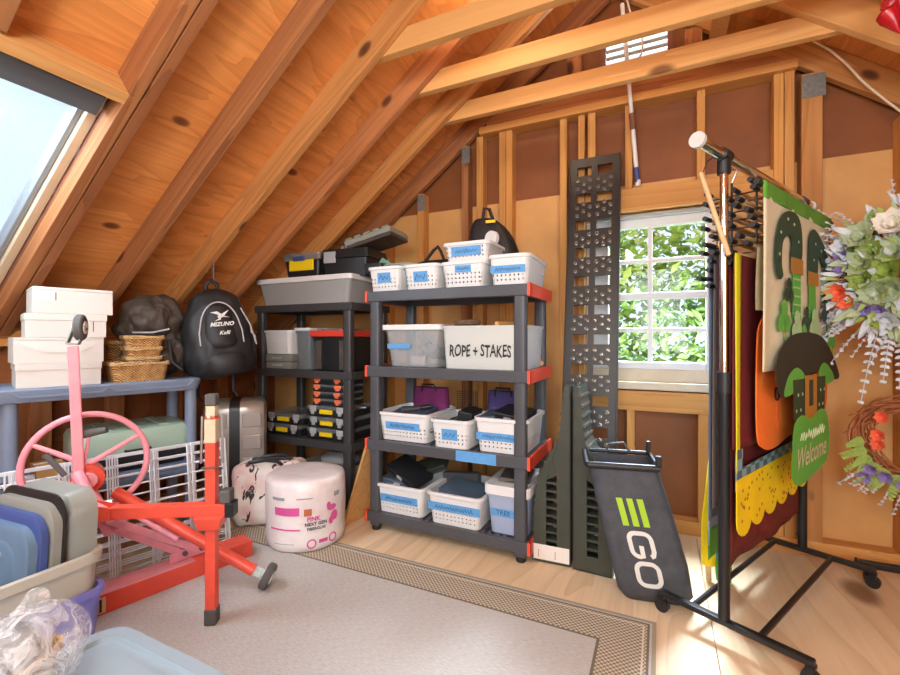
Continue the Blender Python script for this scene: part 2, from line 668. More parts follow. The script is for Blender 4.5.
def rafter(name, x0, x1, y, mat, wd=RW, dep=RD, drop=0.0):
    L = abs(x1 - x0) / math.cos(ANG)
    xm = (x0 + x1) / 2
    o = MB().box((0, 0, dep / 2), (L, wd, dep)).build(name, mat, bevel=0.003)
    o.location = (xm, y, zr(xm) - drop)
    o.rotation_euler = (0, -ANG if xm < CX else ANG, 0)
    return struct(o)


for i, y in enumerate(RY):
    rafter('rafter', -3.2, CX - 0.02, y, 'rafter2' if i in (0, 2) else 'rafter')
    rafter('rafter', CX + 0.02, 2.7, y, 'tie')
rafter('rafter', -3.2, CX - 0.02, 0.983, 'rafter')            # doubled beside the roof window
rafter('rafter', -3.2, CX - 0.02, 0.322, 'rafter')
rafter('rafter', XT + 0.03, CX - 0.02, 0.60, 'rafter')           # cripple above the header
rafter('rafter', -3.2, CX - 0.02, 2.81, 'rafter')             # gable end pair
rafter('rafter', CX + 0.02, 2.7, 2.81, 'rafter2')
struct(MB().box((0, 0, 0), (4.4, 0.04, 0.16)).build('ridge_board', 'tie')).location = (CX, 0.75, zr(CX) + 0.09)
bpy.data.objects['ridge_board'].rotation_euler = (0, 0, R(90))

# collar ties, nailed to the far side of each rafter
ZT = 2.445


def tie(y, z=ZT, dep=0.105, mat='tie'):
    xl = (z + 0.02 - 2.511) / TAN - 1.107
    xr = 2 * CX - xl
    o = MB().box((0, 0, 0), (xr - xl + 0.22, 0.042, dep)).build('collar_tie', mat, bevel=0.003)
    o.location = ((xl + xr) / 2, y, z + dep / 2)
    return struct(o)


for y in (2.45, 2.095, 1.74, 0.9, -0.1, -0.9):
    tie(y + 0.043)

# header and sill of the roof window, set between the rafters
for nm, x in (('header', XT), ('sill', XB)):
    o = MB().box((0, 0, RD / 2), (0.655, 0.05, RD)).build('skylight_' + nm, 'tie' if nm == 'header' else 'rafter', bevel=0.003)
    o.rotation_euler = Euler((ANG, 0, R(90)))
    o.rotation_euler = (Matrix.Rotation(-ANG, 3, 'Y') @ Matrix.Rotation(R(90), 3, 'Z')).to_euler()
    o.location = (x, (Y0S + Y1S) / 2, zr(x))
    struct(o)

# ---- the roof window itself: local X up the slope, local Y along the roof, local Z out
win = thing('window_2', 'roof window in the sloping plywood roof', 'window', (0, 0, 0))
xm = (XT + XB) / 2
win.location = (xm - RD * math.sin(ANG), (Y0S + Y1S) / 2, zr(xm) + RD * math.cos(ANG))
win.rotation_euler = (0, -ANG, 0)
win['kind'] = 'structure'
HL, HW = (XT - XB) / math.cos(ANG) / 2, (Y1S - Y0S) / 2


def ring(mb, hx, hy, wd, z0, z1):
    mb.bb(-hx, hx, -hy, -hy + wd, z0, z1)
    mb.bb(-hx, hx, hy - wd, hy, z0, z1)
    mb.bb(-hx, -hx + wd, -hy + wd, hy - wd, z0, z1)
    mb.bb(hx - wd, hx, -hy + wd, hy - wd, z0, z1)
    return mb


ring(MB(), HL - 0.030, HW - 0.002, 0.022, -0.055, 0.03).build('jamb', 'brown_jamb', win, 0.002)
ring(MB(), HL - 0.054, HW - 0.026, 0.034, -0.035, 0.05).build('sash', 'trim_beige', win, 0.003)
ring(MB(), HL - 0.090, HW - 0.062, 0.020, -0.012, 0.05).build('glazing_frame', plain('grey_sash', '#8d9297', 0.4), win, 0.003)
MB().bb(HL - 0.14, HL - 0.052, -HW + 0.026, HW - 0.050, -0.075, -0.036).build('blind_rail', 'dark_grey', win, 0.004)
m, nt, b = newmat('hazy_skylight_glass')
b.inputs['Base Color'].default_value = S('#dfe6ea')
b.inputs['Roughness'].default_value = 0.25
tr = N(nt, 'ShaderNodeBsdfTransparent')
tr.inputs['Color'].default_value = (0.93, 0.96, 0.98, 1)
mx = N(nt, 'ShaderNodeMixShader')
nz = noise(nt, objcoord(nt), 3.0, 5, 0.6)
nt.links.new(ramp(nt, nz, [(0.35, (0.03, 0.03, 0.03, 1)), (0.75, (0.3, 0.3, 0.3, 1))]), mx.inputs[0])
nt.links.new(tr.outputs[0], mx.inputs[1])
nt.links.new(b.outputs[0], mx.inputs[2])
nt.links.new(mx.outputs[0], nt.nodes['Material Output'].inputs['Surface'])
M['hazy'] = m
MB().bb(-HL + 0.08, HL - 0.08, -HW + 0.08, HW - 0.08, 0.018, 0.024).build('pane', 'hazy', win)
# loose flashing foil hanging beside the sash
fm = MB()
fl = []
for i in range(9):
    x = HL - 0.02 - i * 0.075
    fl.append((x, HW - 0.020 - 0.006 * math.sin(i * 2.1), -0.02 - 0.012 * (i % 3)))
vs, fs = [], []
for i, p in enumerate(fl):
    vs += [p, (p[0], p[1] - 0.018, p[2] + 0.06)]
for i in range(len(fl) - 1):
    fs.append((2 * i, 2 * i + 2, 2 * i + 3, 2 * i + 1))
fm.add(vs, fs)
o = fm.build('flashing', 'foil', win, smooth=True)
sd = o.modifiers.new('th', 'SOLIDIFY')
sd.thickness = 0.003

# ---- knee wall under the roof at the eave side
kw = MB().bb(-3.13, -3.10, -1.6, 2.95, 0, 1.12)
struct(kw.build('wall_left', 'darkply'), 'dark plywood of the knee wall')
for nm, z0, z1 in (('plate', 1.10, 1.14), ('plate', 1.055, 1.095), ('plate', 0.0, 0.04)):
    o = MB().box((0, 0, 0), (4.5, 0.09, z1 - z0)).build('wall_' + nm, 'stud', bevel=0.003)
    o.rotation_euler = (0, 0, R(90))
    o.location = (-3.02, 0.70, (z0 + z1) / 2)
    struct(o)
for y in (0.50, 0.85, 1.19, 1.55, 1.92, 2.28, 2.64):
    o = MB().box((0, 0, 0), (1.015, 0.042, 0.09)).build('wall_stud', 'rafter', bevel=0.003)
    o.rotation_euler = (Matrix.Rotation(R(-90), 3, 'Y')).to_euler()
    o.rotation_euler = (Matrix.Rotation(R(90), 3, 'Z') @ Matrix.Rotation(R(-90), 3, 'Y')).to_euler()
    o.location = (-3.02, y, 0.5475)
    struct(o)
struct(MB().bb(2.55, 2.58, -1.6, 2.95, 0, 1.2).build('wall_right', 'kraft'))
struct(MB().bb(-3.4, 2.9, -1.63, -1.6, 0, 3.5).build('wall_front', 'kraft'))

# ---- gable wall: sheathing with openings for the window and the vent
WX0, WX1, WZ0, WZ1 = -0.415, 0.285, 0.84, 1.84
VX0, VX1, VZ0, VZ1 = -0.30, 0.04, 2.765, 2.985
gb = MB()
ZM = 2.02
gb.cur = 1


def ybox(x0, x1, z0, z1, mi):
    gb.cur = mi
    gb.bb(x0, x1, YW, YW + 0.02, z0, z1)


ybox(-3.4, WX0, 0, ZM, 1)
ybox(WX1, 2.9, 0, ZM, 1)
ybox(WX0, WX1, 0, 0.70, 0)
ybox(WX0, WX1, 0.70, WZ0, 1)
ybox(WX0, WX1, WZ1, ZM, 1)
ybox(-3.4, VX0, ZM, 3.5, 0)
ybox(VX1, 2.9, ZM, 3.5, 0)
ybox(VX0, VX1, ZM, VZ0, 0)
ybox(VX0, VX1, VZ1, 3.5, 0)
struct(gb.build('wall_back', ['hard', 'kraft']), 'gable wall of brown hardboard above and tan sheathing below')


def stud(x, z0, z1, wd=0.043, mat='stud', plate=False, y0=YS, dep=0.083):
    L = z1 - z0
    o = MB().box((0, 0, 0), (L, wd, dep)).build('wall_stud', mat, bevel=0.003)
    o.rotation_euler = (Matrix.Rotation(R(90), 3, 'Z') @ Matrix.Rotation(R(-90), 3, 'Y')).to_euler()
    o.rotation_euler = Matrix(((0, 1, 0), (0, 0, 1), (1, 0, 0))).to_euler()
    o.location = (x, y0 + dep / 2, (z0 + z1) / 2)
    struct(o)
    if plate:
        MB().bb(L / 2 - 0.125, L / 2 - 0.01, -wd / 2 + 0.002, wd / 2 + 0.012, -dep / 2 - 0.003, -dep / 2).build('nail_plate', 'galv', o)
    return o


def zg(x):
    return min(2.466, zr(x) - 0.005)


stud(-1.855, 0.04, zg(-1.855))
stud(-1.565, 0.04, zg(-1.565) - 0.02, 0.05, plate=True)
stud(-1.215, 0.04, zg(-1.215), 0.05, 'rafter', plate=True)
stud(-1.105, 0.04, zg(-1.105), 0.048)
stud(-0.945, 0.04, 2.466, 0.045)
stud(-0.898, 0.04, 2.466, 0.045)
stud(-0.545, 0.04, 2.466)
stud(-0.435, 0.04, 2.466, 0.038)
stud(-0.375, 1.975, 2.466, 0.044)
stud(-0.165, 1.975, 2.466, 0.040)
stud(0.205, 1.975, 2.466, 0.040)
stud(0.31, 0.04, 1.84, 0.04)
stud(0.555, 0.04, 2.466, 0.042)
stud(0.60, 0.04, 2.466, 0.042)
stud(0.692, 0.04, 2.435, 0.085, 'rafter2', plate=True)
stud(1.05, 0.04, zg(1.05) - 0.02, 0.05, plate=True)
stud(1.45, 0.04, zg(1.45))
stud(-0.155, 0.075, 0.674, 0.042)
stud(0.215, 0.075, 0.674, 0.050)


def beam(name, x0, x1, z0, z1, y0=YS, y1=YW, mat='stud'):
    o = MB().box((0, 0, 0), (x1 - x0, y1 - y0, z1 - z0)).build(name, mat, bevel=0.003)
    o.location = ((x0 + x1) / 2, (y0 + y1) / 2, (z0 + z1) / 2)
    return struct(o)


beam('window_header', -0.412, 0.533, 1.842, 1.975, YS - 0.002)
beam('window_sill_beam', -0.412, 0.533, 0.674, 0.788, YS - 0.002)
beam('wall_plate', -1.10, 0.63, 2.466, 2.512, 2.755)
beam('wall_plate', -1.06, 0.62, 2.512, 2.60, 2.79, YW, 'rafter')
beam('wall_plate', -3.0, 2.5, 0.0, 0.075, YS - 0.004)
# studs above the plate, under the peak
for x in (-0.48, 0.17):
    stud(x, 2.60, zr(x) - 0.01, 0.085, 'rafter', y0=2.80, dep=0.065)
struct(MB().bb(-0.045, 0.045, -0.18, 0.18, -0.04, 0.04).build('blocking', 'tie', bevel=0.003)).location = (0.28, 2.47, 2.78)
bpy.data.objects['blocking'].rotation_euler = (0, R(35), 0)
bpy.data.objects['blocking'].location = (0.30, 2.70, 2.74)

# louvred vent high in the gable
vent = thing('window_3', 'louvred vent high in the gable', 'vent', ((VX0 + VX1) / 2, YW, (VZ0 + VZ1) / 2))
vent['kind'] = 'structure'
vw, vh = (VX1 - VX0) / 2, (VZ1 - VZ0) / 2
MB().bb(-vw - 0.03, -vw, -0.02, 0.03, -vh - 0.03, vh + 0.03).bb(vw, vw + 0.03, -0.02, 0.03, -vh - 0.03, vh + 0.03) \
    .bb(-vw, vw, -0.02, 0.03, -vh - 0.03, -vh).bb(-vw, vw, -0.02, 0.03, vh, vh + 0.03).build('frame', 'brown_jamb', vent)
sl = MB()
for i in range(5):
    z = -vh + (i + 0.35) * 2 * vh / 5
    sl.box((0, 0.02, z), (2 * vw, 0.008, 0.022))
sl.build('slats', plain('weathered_louvre', '#9a938a', 0.7), vent)

# ---- window in the gable wall: two lights wide, four high
w1 = thing('window_1', 'white eight-pane window in the gable wall', 'window', (0, 0, 0))
w1['kind'] = 'structure'
fr = MB()
XA, XM, XZ = -0.285, -0.052, 0.236
zz = [0.955, 1.145, 1.345, 1.555, 1.755]
fr.bb(WX0, XA - 0.0, YW - 0.015, YW + 0.03, WZ0, WZ1)                 # wide jamb beside the ramp
fr.bb(XZ, WX1, YW - 0.02, YW + 0.03, WZ0, WZ1)
fr.bb(XA, XZ, YW - 0.02, YW + 0.03, WZ0, zz[0])
fr.bb(XA, XZ, YW - 0.02, YW + 0.03, zz[4], WZ1)
fr.build('frame', 'trim_white', w1, 0.004)
MB().bb(WX0 - 0.02, WX1 + 0.02, YW - 0.07, YW - 0.002, 0.795, 0.84).bb(WX0, WX1, YW - 0.03, YW - 0.018, 0.84, 0.915).build('sill', 'trim_beige', w1, 0.004)
MB().tube([(WX0 - 0.01, YS + 0.05, 1.82), (WX1 + 0.02, YS + 0.05, 1.82)], 0.016, 12).build('shade_roller', plain('roller_grey', '#a9a79f', 0.5), w1, smooth=True)
mu = MB()
mu.bb(XM - 0.013, XM + 0.013, YW - 0.01, YW + 0.02, zz[0], zz[4])
for i in (1, 2, 3):
    k = 0.02 if i == 2 else 0.012
    mu.bb(XA, XZ, YW - 0.008 - (0.008 if i == 2 else 0), YW + 0.02, zz[i] - k, zz[i] + k)
mu.build('muntins', 'trim_white', w1, 0.003)
m, nt, b = newmat('window_glass')
tr = N(nt, 'ShaderNodeBsdfTransparent')
gl = N(nt, 'ShaderNodeBsdfGlossy')
gl.inputs['Roughness'].default_value = 0.02
mx = N(nt, 'ShaderNodeMixShader')
mx.inputs[0].default_value = 0.012
nt.links.new(tr.outputs[0], mx.inputs[1])
nt.links.new(gl.outputs[0], mx.inputs[2])
nt.links.new(mx.outputs[0], nt.nodes['Material Output'].inputs['Surface'])
M['glass'] = m
MB().bb(XA, XZ, YW + 0.004, YW + 0.008, zz[0], zz[4]).build('glazing', 'glass', w1)

# ---- trees outside the window
m, nt, b = newmat('leaf')
v = objcoord(nt, vary=False)
nt.links.new(ramp(nt, noise(nt, v, 2.3, 4), [(0.3, S('#3f6a2e')), (0.5, S('#6f9a48')), (0.72, S('#a9c888'))]), b.inputs['Base Color'])
b.inputs['Roughness'].default_value = 0.6
M['leaf'] = m
tm = MB()
q = random.Random(3)
for i in range(20000):
    y = 5.2 + q.random() ** 1.5 * 1.6
    x = q.uniform(-2.8, 2.6)
    z = q.uniform(-1.0, 3.0)
    s_ = q.uniform(0.035, 0.10)
    rot = Euler((q.uniform(-1, 1), q.uniform(-1, 1), q.uniform(0, 6.3))).to_matrix().to_4x4()
    rot.translation = (x, y, z)
    tm.add([(-s_, 0, 0), (0, -s_ * 0.45, 0.01), (s_, 0, 0), (0, s_ * 0.45, 0.01)], [(0, 1, 2, 3)], rot)
o = tm.build('tree_foliage', 'leaf')
tag(o, 'sunlit green tree foliage outside the gable window', 'foliage', kind='stuff')
gm = MB().bb(-8, 8, 3.2, 14, -2.6, -2.5)
struct(gm.build('ground_outside', plain('lawn', '#7ea356', 0.9, 0, 0.2, 3)))
# ================================================================== rug
m, nt, b = newmat('woven_rug')
tc = N(nt, 'ShaderNodeTexCoord')
sp = N(nt, 'ShaderNodeSeparateXYZ')
nt.links.new(tc.outputs['Object'], sp.inputs[0])
X, Y = sp.outputs['X'], sp.outputs['Y']
RX0, RX1, RY0, RY1 = -2.22, -0.012, -1.0, 1.862
# distance to the nearest rug edge
dx = math_node(nt, 'MINIMUM', math_node(nt, 'SUBTRACT', RX1, X), math_node(nt, 'SUBTRACT', X, RX0))
dy = math_node(nt, 'MINIMUM', math_node(nt, 'SUBTRACT', RY1, Y), math_node(nt, 'SUBTRACT', Y, RY0))
de = math_node(nt, 'MINIMUM', dx, dy)


def band(lo, hi):
    return math_node(nt, 'MULTIPLY', math_node(nt, 'GREATER_THAN', de, lo), math_node(nt, 'LESS_THAN', de, hi))


v = objcoord(nt, (1, 1, 1), False)
weave = noise(nt, objcoord(nt, (14, 90, 1), False), 3.0, 3)
cloth = ramp(nt, weave, [(0.3, S('#b0aca6')), (0.7, S('#c9c7c2'))])
ck = N(nt, 'ShaderNodeTexChecker')
ck.inputs['Scale'].default_value = 105.0
ck.inputs['Color1'].default_value = S('#857a69')
ck.inputs['Color2'].default_value = S('#c9bda8')
nt.links.new(v, ck.inputs['Vector'])
c = mixc(nt, band(0.028, 0.19), cloth, ck.outputs['Color'])
c = mixc(nt, band(0.0, 0.014), c, S('#a39783'))
c = mixc(nt, band(0.022, 0.030), c, S('#776e60'))
c = mixc(nt, band(0.040, 0.046), c, S('#d8cdb8'))
c = mixc(nt, band(0.185, 0.195), c, S('#776e60'))
nt.links.new(c, b.inputs['Base Color'])
b.inputs['Roughness'].default_value = 0.9
b.inputs['Specular IOR Level'].default_value = 0.1
bump(nt, b, weave, 0.3, 0.003)
M['rug'] = m
o = MB().bb(RX0, RX1, RY0, RY1, 0.0005, 0.008).build('area_rug', 'rug')
tag(o, 'beige flatwoven rug with a checked border lying on the floor', 'rug')


# ================================================================== shelving units
def shelf_unit(name, label, w_, d_, tops, mat, capmat=None, ph=None, lip=0.058):
    t = thing(name, label, 'shelving unit')
    for k, z in enumerate(tops):
        s_ = MB()
        s_.bb(-w_ / 2, w_ / 2, -d_ / 2, -d_ / 2 + 0.03, z - lip, z)
        s_.bb(-w_ / 2, w_ / 2, d_ / 2 - 0.03, d_ / 2, z - lip, z)
        s_.bb(-w_ / 2, -w_ / 2 + 0.03, -d_ / 2 + 0.03, d_ / 2 - 0.03, z - lip, z)
        s_.bb(w_ / 2 - 0.03, w_ / 2, -d_ / 2 + 0.03, d_ / 2 - 0.03, z - lip, z)
        n = 22
        for i in range(n):
            x = -w_ / 2 + 0.03 + (i + 0.5) * (w_ - 0.06) / n
            s_.bb(x - 0.013, x + 0.013, -d_ / 2 + 0.03, d_ / 2 - 0.03, z - 0.014, z - 0.002)
        for y in (-0.09, 0.09):
            s_.bb(-w_ / 2 + 0.03, w_ / 2 - 0.03, y - 0.02, y + 0.02, z - 0.03, z - 0.0145)
        s_.build('shelf', mat, t, 0.004)
        if capmat:
            for sx in (-1, 1):
                c_ = MB()
                x0, x1 = (w_ / 2 - 0.002, w_ / 2 + 0.012) if sx > 0 else (-w_ / 2 - 0.012, -w_ / 2 + 0.002)
                xa, xb = (w_ / 2 - 0.028, w_ / 2 + 0.012) if sx > 0 else (-w_ / 2 - 0.012, -w_ / 2 + 0.028)
                c_.bb(x0, x1, -d_ / 2 - 0.004, d_ / 2 + 0.004, z - lip - 0.003, z + 0.004)
                if sx > 0:
                    c_.bb(x0 - 0.002, x1, -d_ / 2 - 0.006, -d_ / 2 + 0.02, z - lip - 0.003, z + 0.004)
                c_.build('end_cap', capmat, t, 0.003)
    if ph is None:
        ph = tops[0] - lip
    for sx in (-1, 1):
        for sy in (-1, 1):
            x, y = sx * (w_ / 2 - 0.045), sy * (d_ / 2 - 0.032)
            p = MB().loft([rrect(0.062, 0.052, 0.014, 0.03, 3, x, y), rrect(0.062, 0.052, 0.014, ph - 0.001, 3, x, y)])
            p.build('post', mat, t, smooth=True)
            MB().lathe([(0.022, 0.0), (0.026, 0.006), (0.026, 0.03), (0.020, 0.031)], 14, Matrix.Translation((x, y, 0.0))).build('foot', 'black', t)
    return t


GX, GY, GW, GD = -1.045, 2.300, 0.945, 0.455
grey = shelf_unit('shelving_unit', 'dark grey four-tier plastic shelving unit with red-orange end caps', GW, GD, (1.362, 0.936, 0.518, 0.108), 'grey_shelf', 'orange')
place(grey, (GX, GY, 0))
MB().bb(0.09, 0.31, -GD / 2 - 0.0015, -GD / 2, 0.462, 0.516).build('tape', 'tape', grey)
GYF = GY - GD / 2                 # its front edge
BX, BY, BW, BD = -2.185, 2.455, 0.86, 0.44
black = shelf_unit('shelving_unit', 'charcoal plastic shelving unit with rounded edges tucked under the roof slope', BW, BD, (1.325, 0.880, 0.422, 0.06), 'black_shelf', None, None, 0.05)
place(black, (BX, BY, 0))
BYF = BY - BD / 2


# ---- white baskets
def basket(label, x0, x1, y, z, h, d_=0.34, tape=None, seed=1, group='white baskets on the grey shelving unit', rz=0.0):
    """front of the rim at y"""
    w_ = x1 - x0 - 0.022
    t = thing('storage_basket', label, 'basket', ((x0 + x1) / 2, y + d_ / 2 + 0.012, z + 0.0005), rz, group)
    open_bin(MB(), w_, d_, h, 0.90, 0.004, 0.010, 0.016, 0.03).build('tub', 'basket', t, smooth=True)
    if tape:
        a, b_, zc, th = tape
        lean = (1 - 0.90) * d_ / 2 / h
        yy = -d_ * 0.90 / 2 - lean * zc - 0.0035
        tp = MB().box((0, 0, 0), (b_ - a, 0.0015, th), Euler((math.atan(lean), 0, 0)))
        o = tp.build('tape', 'tape', t)
        o.location = ((a + b_) / 2, yy, zc)
        sc = MB()
        scribble(sc, -(b_ - a) * 0.36, (b_ - a) * 0.36, 0, th * 0.55, -0.002, seed, 0.0016)
        sc.build('handwriting', 'ink', o)
    return t


zt = 1.362
basket('small white basket with blue tape at the charcoal-unit end of the top shelf', -1.535, -1.302, GYF + 0.01, zt, 0.140, 0.30, (-0.042, 0.045, 0.078, 0.056), 1)
basket('small white basket with blue tape, second along the top shelf from the charcoal unit', -1.298, -1.066, GYF + 0.01, zt, 0.138, 0.30, (-0.042, 0.045, 0.07, 0.058), 2)
basket('white basket on the top shelf carrying another shallow basket on its rim', -1.060, -0.798, GYF + 0.005, zt, 0.134, 0.34, (-0.04, 0.05, 0.095, 0.036), 3)
basket('shallow white basket stacked on top of another basket', -1.050, -0.775, GYF + 0.012, zt + 0.1365, 0.098, 0.32, (-0.08, 0.085, 0.052, 0.048), 4)
basket('large white basket with a long tape strip at the window end of the top shelf', -0.790, -0.565, GYF + 0.004, zt, 0.150, 0.38, (-0.095, 0.085, 0.078, 0.038), 5)
z3 = 0.518
basket('wide white basket of dark tools at the charcoal-unit end of the third shelf', -1.475, -1.125, GYF + 0.015, z3, 0.160, 0.36, (-0.11, 0.11, 0.085, 0.042), 6)
basket('narrow white basket in the middle of the third shelf with a blue tape square', -1.115, -0.875, GYF - 0.012, z3, 0.150, 0.34, (-0.045, 0.045, 0.072, 0.058), 7)
basket('white basket holding a black pouch on the third shelf, nearest the olive ramps', -0.868, -0.575, GYF + 0.005, z3, 0.175, 0.36, (-0.13, 0.12, 0.080, 0.040), 8)
z4 = 0.108
basket('white basket heaped with black tool cases on the bottom shelf by the leaning board', -1.485, -1.150, GYF + 0.005, z4, 0.165, 0.36, (-0.12, 0.12, 0.085, 0.044), 9)
basket('white basket with a slipping blue tape strip in the middle of the bottom shelf', -1.140, -0.810, GYF - 0.005, z4, 0.170, 0.36, (-0.15, 0.15, 0.095, 0.044), 10)

# ---- clear totes on the second shelf
z2 = 0.936
t = thing('storage_tote', 'clear tote of black hose under a white lid beside the marked tote', 'storage tote', (-1.245, GYF + 0.20, z2))
open_bin(MB(), 0.35, 0.33, 0.205, 0.86, 0.004, 0.006, 0.01, 0.03).build('tub', 'milky', t, smooth=True)
lid_shape(MB(), 0.385, 0.36, 0.030, 0.03, 0.206).build('lid', 'white', t, 0.003)
tp = MB().box((0, 0, 0), (0.15, 0.0015, 0.028))
o = tp.build('tape', 'tape', t)
o.location = (-0.08, -0.164, 0.115)
o.rotation_euler = (R(6), 0, 0)
o = MB().lathe([(0.02, -0.05), (0.05, -0.05), (0.055, 0), (0.05, 0.05), (0.02, 0.05), (0.016, 0)], 20).build('hose_coil', 'black', None, smooth=True)
tag(o, 'roll of black hose inside the clear white-lidded tote', 'hose')
place(o, (-1.185, GYF + 0.14, z2 + 0.115), rot=(R(80), 0, R(25)))
o = MB().bb(-0.045, 0.045, -0.03, 0.03, 0, 0.06).build('metal_fitting', 'steel', None, 0.01)
tag(o, 'bright metal fitting at the bottom of the clear white-lidded tote', 'fitting')
place(o, (-1.235, GYF + 0.105, z2 + 0.006), R(15))
o = MB().tube([(0.1 * math.cos(a), 0.05 * math.sin(a), 0.02 + 0.004 * i) for i, a in enumerate([k * 0.5 for k in range(20)])], 0.013, 8).build('black_cable', 'black', None, smooth=True)
tag(o, 'coil of thick black cable lying in the clear white-lidded tote', 'cable')
place(o, (-1.19, GYF + 0.22, z2 + 0.012), 0.0)

t = thing('storage_tote', 'frosted drawer tote hand-lettered ROPE + STAKES in black marker', 'storage tote', (-0.818, GYF + 0.205, z2))
open_bin(MB(), 0.455, 0.36, 0.225, 0.95, 0.004, 0.005, 0.012, 0.02).build('tub', 'milky2', t, smooth=True)
vs, fs = text_geo('ROPE + STAKES', 0.082, 0.08, 0.0012)
tx = MB()
q = random.Random(4)
tx.add([(x * 0.60, -0.0005, y * 1.05 + 0.004 * math.sin(x * 60)) for x, y, z in vs], fs)
o = tx.build('lettering', 'blackink', t)
o.location = (-0.018, -0.1790, 0.092)
o.rotation_euler = (R(2.3), 0, 0)
o = MB().tube([(0.15 * math.cos(a) * (1 - 0.01 * i), 0.10 * math.sin(a), 0.02 + 0.006 * i) for i, a in enumerate([k * 0.45 for k in range(30)])], 0.012, 8).build('rope_coil', plain('tan_rope', '#b0895a', 0.8, 0, 0.2, 50), None, smooth=True)
tag(o, 'coil of tan rope inside the tote marked ROPE + STAKES', 'rope')
place(o, (-0.86, GYF + 0.21, z2 + 0.006))
o = MB().tube([(0.07 * math.cos(a), 0.05 * math.sin(a), 0.012 + 0.001 * i) for i, a in enumerate([k * 0.55 for k in range(24)])], 0.010, 8).build('rope_bundle', plain('brown_cord', '#7a5a44', 0.8, 0, 0.3, 40), None, smooth=True)
tag(o, 'bundle of brown cord lying on top of the ROPE + STAKES tote', 'rope')
place(o, (-0.985, GYF + 0.22, z2 + 0.222))
o = MB().bb(-0.15, 0.15, -0.012, 0.012, 0, 0.02).build('wooden_stake', 'tie', None, 0.003)
tag(o, 'pale wooden stake across the rim of the ROPE + STAKES tote', 'stake')
place(o, (-0.72, GYF + 0.20, z2 + 0.2255), R(78))
for i, (px_, py_) in enumerate(((-0.71, 0.33), (-0.61, 0.36))):
    o = MB().ell((0, 0, 0.018), (0.022, 0.022, 0.018), 10, 8).cyl((0, 0, 0.03), (0, 0, 0.05), 0.008, 0.006).build('wooden_finial', 'tie', None, smooth=True)
    tag(o, ('turned wooden knob standing behind the ROPE + STAKES lettering', 'turned wooden knob beside the orange cap of the second shelf')[i], 'knob')
    place(o, (px_, GYF + py_ + (0.02 if i else 0.062), z2 + (0.2 if i == 0 else 0)))
    if i == 0:
        o.location.z = z2

# ---- blue tote on the bottom shelf
t = thing('storage_tote', 'bluish frosted tote with a white lid on the bottom shelf, taped TREE', 'storage tote', (-0.690, GYF + 0.205, z4))
open_bin(MB(), 0.215, 0.35, 0.20, 0.88, 0.004, 0.006, 0.01, 0.03).build('tub', 'blue_milky', t, smooth=True)
lid_shape(MB(), 0.24, 0.375, 0.05, 0.03, 0.201).build('lid', 'white', t, 0.004)
o = MB().box((0, 0, 0), (0.13, 0.0015, 0.04)).build('tape', 'tape', t)
o.location = (-0.02, -0.170, 0.11)
o.rotation_euler = (R(6), 0, 0)
vs, fs = text_geo('TREE', 0.034)
MB().add([(x, -0.0013, y) for x, y, z in vs], fs).build('handwriting', 'ink', o)
o = MB().box((0, 0, 0.012), (0.16, 0.22, 0.024)).build('folded_cloth', plain('grey_brown_cloth', '#6b5f58', 0.85, 0, 0.2, 20), None, 0.01)
tag(o, 'folded grey brown cloth lying on the white lid of the blue tote', 'cloth')
place(o, (-0.690, GYF + 0.21, z4 + 0.2445), R(8))


# ---- tools lying in the baskets
def dark_case(name, label, loc, size, rot, mat='black', cat='tool case'):
    t = thing(name, label, cat, loc, rot=rot)
    sx, sy, sz = size
    MB().bb(-sx / 2, sx / 2, -sy / 2, sy / 2, 0, sz * 0.5).build('body', mat, t, 0.006)
    MB().bb(-sx / 2, sx / 2, -sy / 2, sy / 2, sz * 0.52, sz).build('lid', mat, t, 0.006)
    MB().bb(-0.02, 0.02, -sy / 2 - 0.004, -sy / 2, sz * 0.3, sz * 0.7).build('latch', 'latch', t)
    return t


M['steelblue'] = plain('blue_grey_case', '#4d5d6c', 0.4, 0, 0.15, 12)
M['darkgreen'] = plain('dark_green_case', '#3b4239', 0.45)
dark_case('tool_case', 'black tool case tilted across the heaped bottom-shelf basket', (-1.33, GYF + 0.16, z4 + 0.185), (0.24, 0.16, 0.045), Euler((R(14), R(20), R(-12))))
dark_case('tool_case', 'dark green case leaning behind the black tool case on the bottom shelf', (-1.25, GYF + 0.27, z4 + 0.20), (0.26, 0.15, 0.04), Euler((R(20), R(-22), R(8))), 'darkgreen')
dark_case('tool_case', 'slate blue case lying low in the heaped bottom-shelf basket', (-1.38, GYF + 0.17, z4 + 0.135), (0.20, 0.2, 0.035), Euler((0, R(10), R(10))), 'steelblue')
dark_case('tool_case', 'steel blue case sunk in the middle bottom-shelf basket', (-0.97, GYF + 0.17, z4 + 0.135), (0.24, 0.2, 0.03), Euler((R(8), R(8), R(-8))), 'steelblue')
dark_case('tool_case', 'grey steel case standing on edge in the middle bottom-shelf basket', (-1.03, GYF + 0.27, z4 + 0.02), (0.22, 0.05, 0.19), Euler((0, R(-4), R(4))), 'grey_shelf')
dark_case('tool_case', 'flat slate case lying in the wide third-shelf basket', (-1.33, GYF + 0.20, z3 + 0.115), (0.24, 0.22, 0.035), Euler((R(6), R(-4), R(4))), 'steelblue')
dark_case('tool_case', 'black case standing in the narrow third-shelf basket', (-0.97, GYF + 0.18, z3 + 0.02), (0.08, 0.2, 0.165), Euler((0, R(8), R(4))))
dark_case('tool_case', 'black pouch lying over the rim of the basket beside the orange cap', (-0.70, GYF + 0.2, z3 + 0.145), (0.17, 0.22, 0.05), Euler((R(4), R(6), R(-4))))
dark_case('tool_case', 'blue grey pouch tucked in the basket beside the orange cap', (-0.81, GYF + 0.17, z3 + 0.12), (0.09, 0.2, 0.06), Euler((R(4), R(-6), R(2))), 'steelblue')
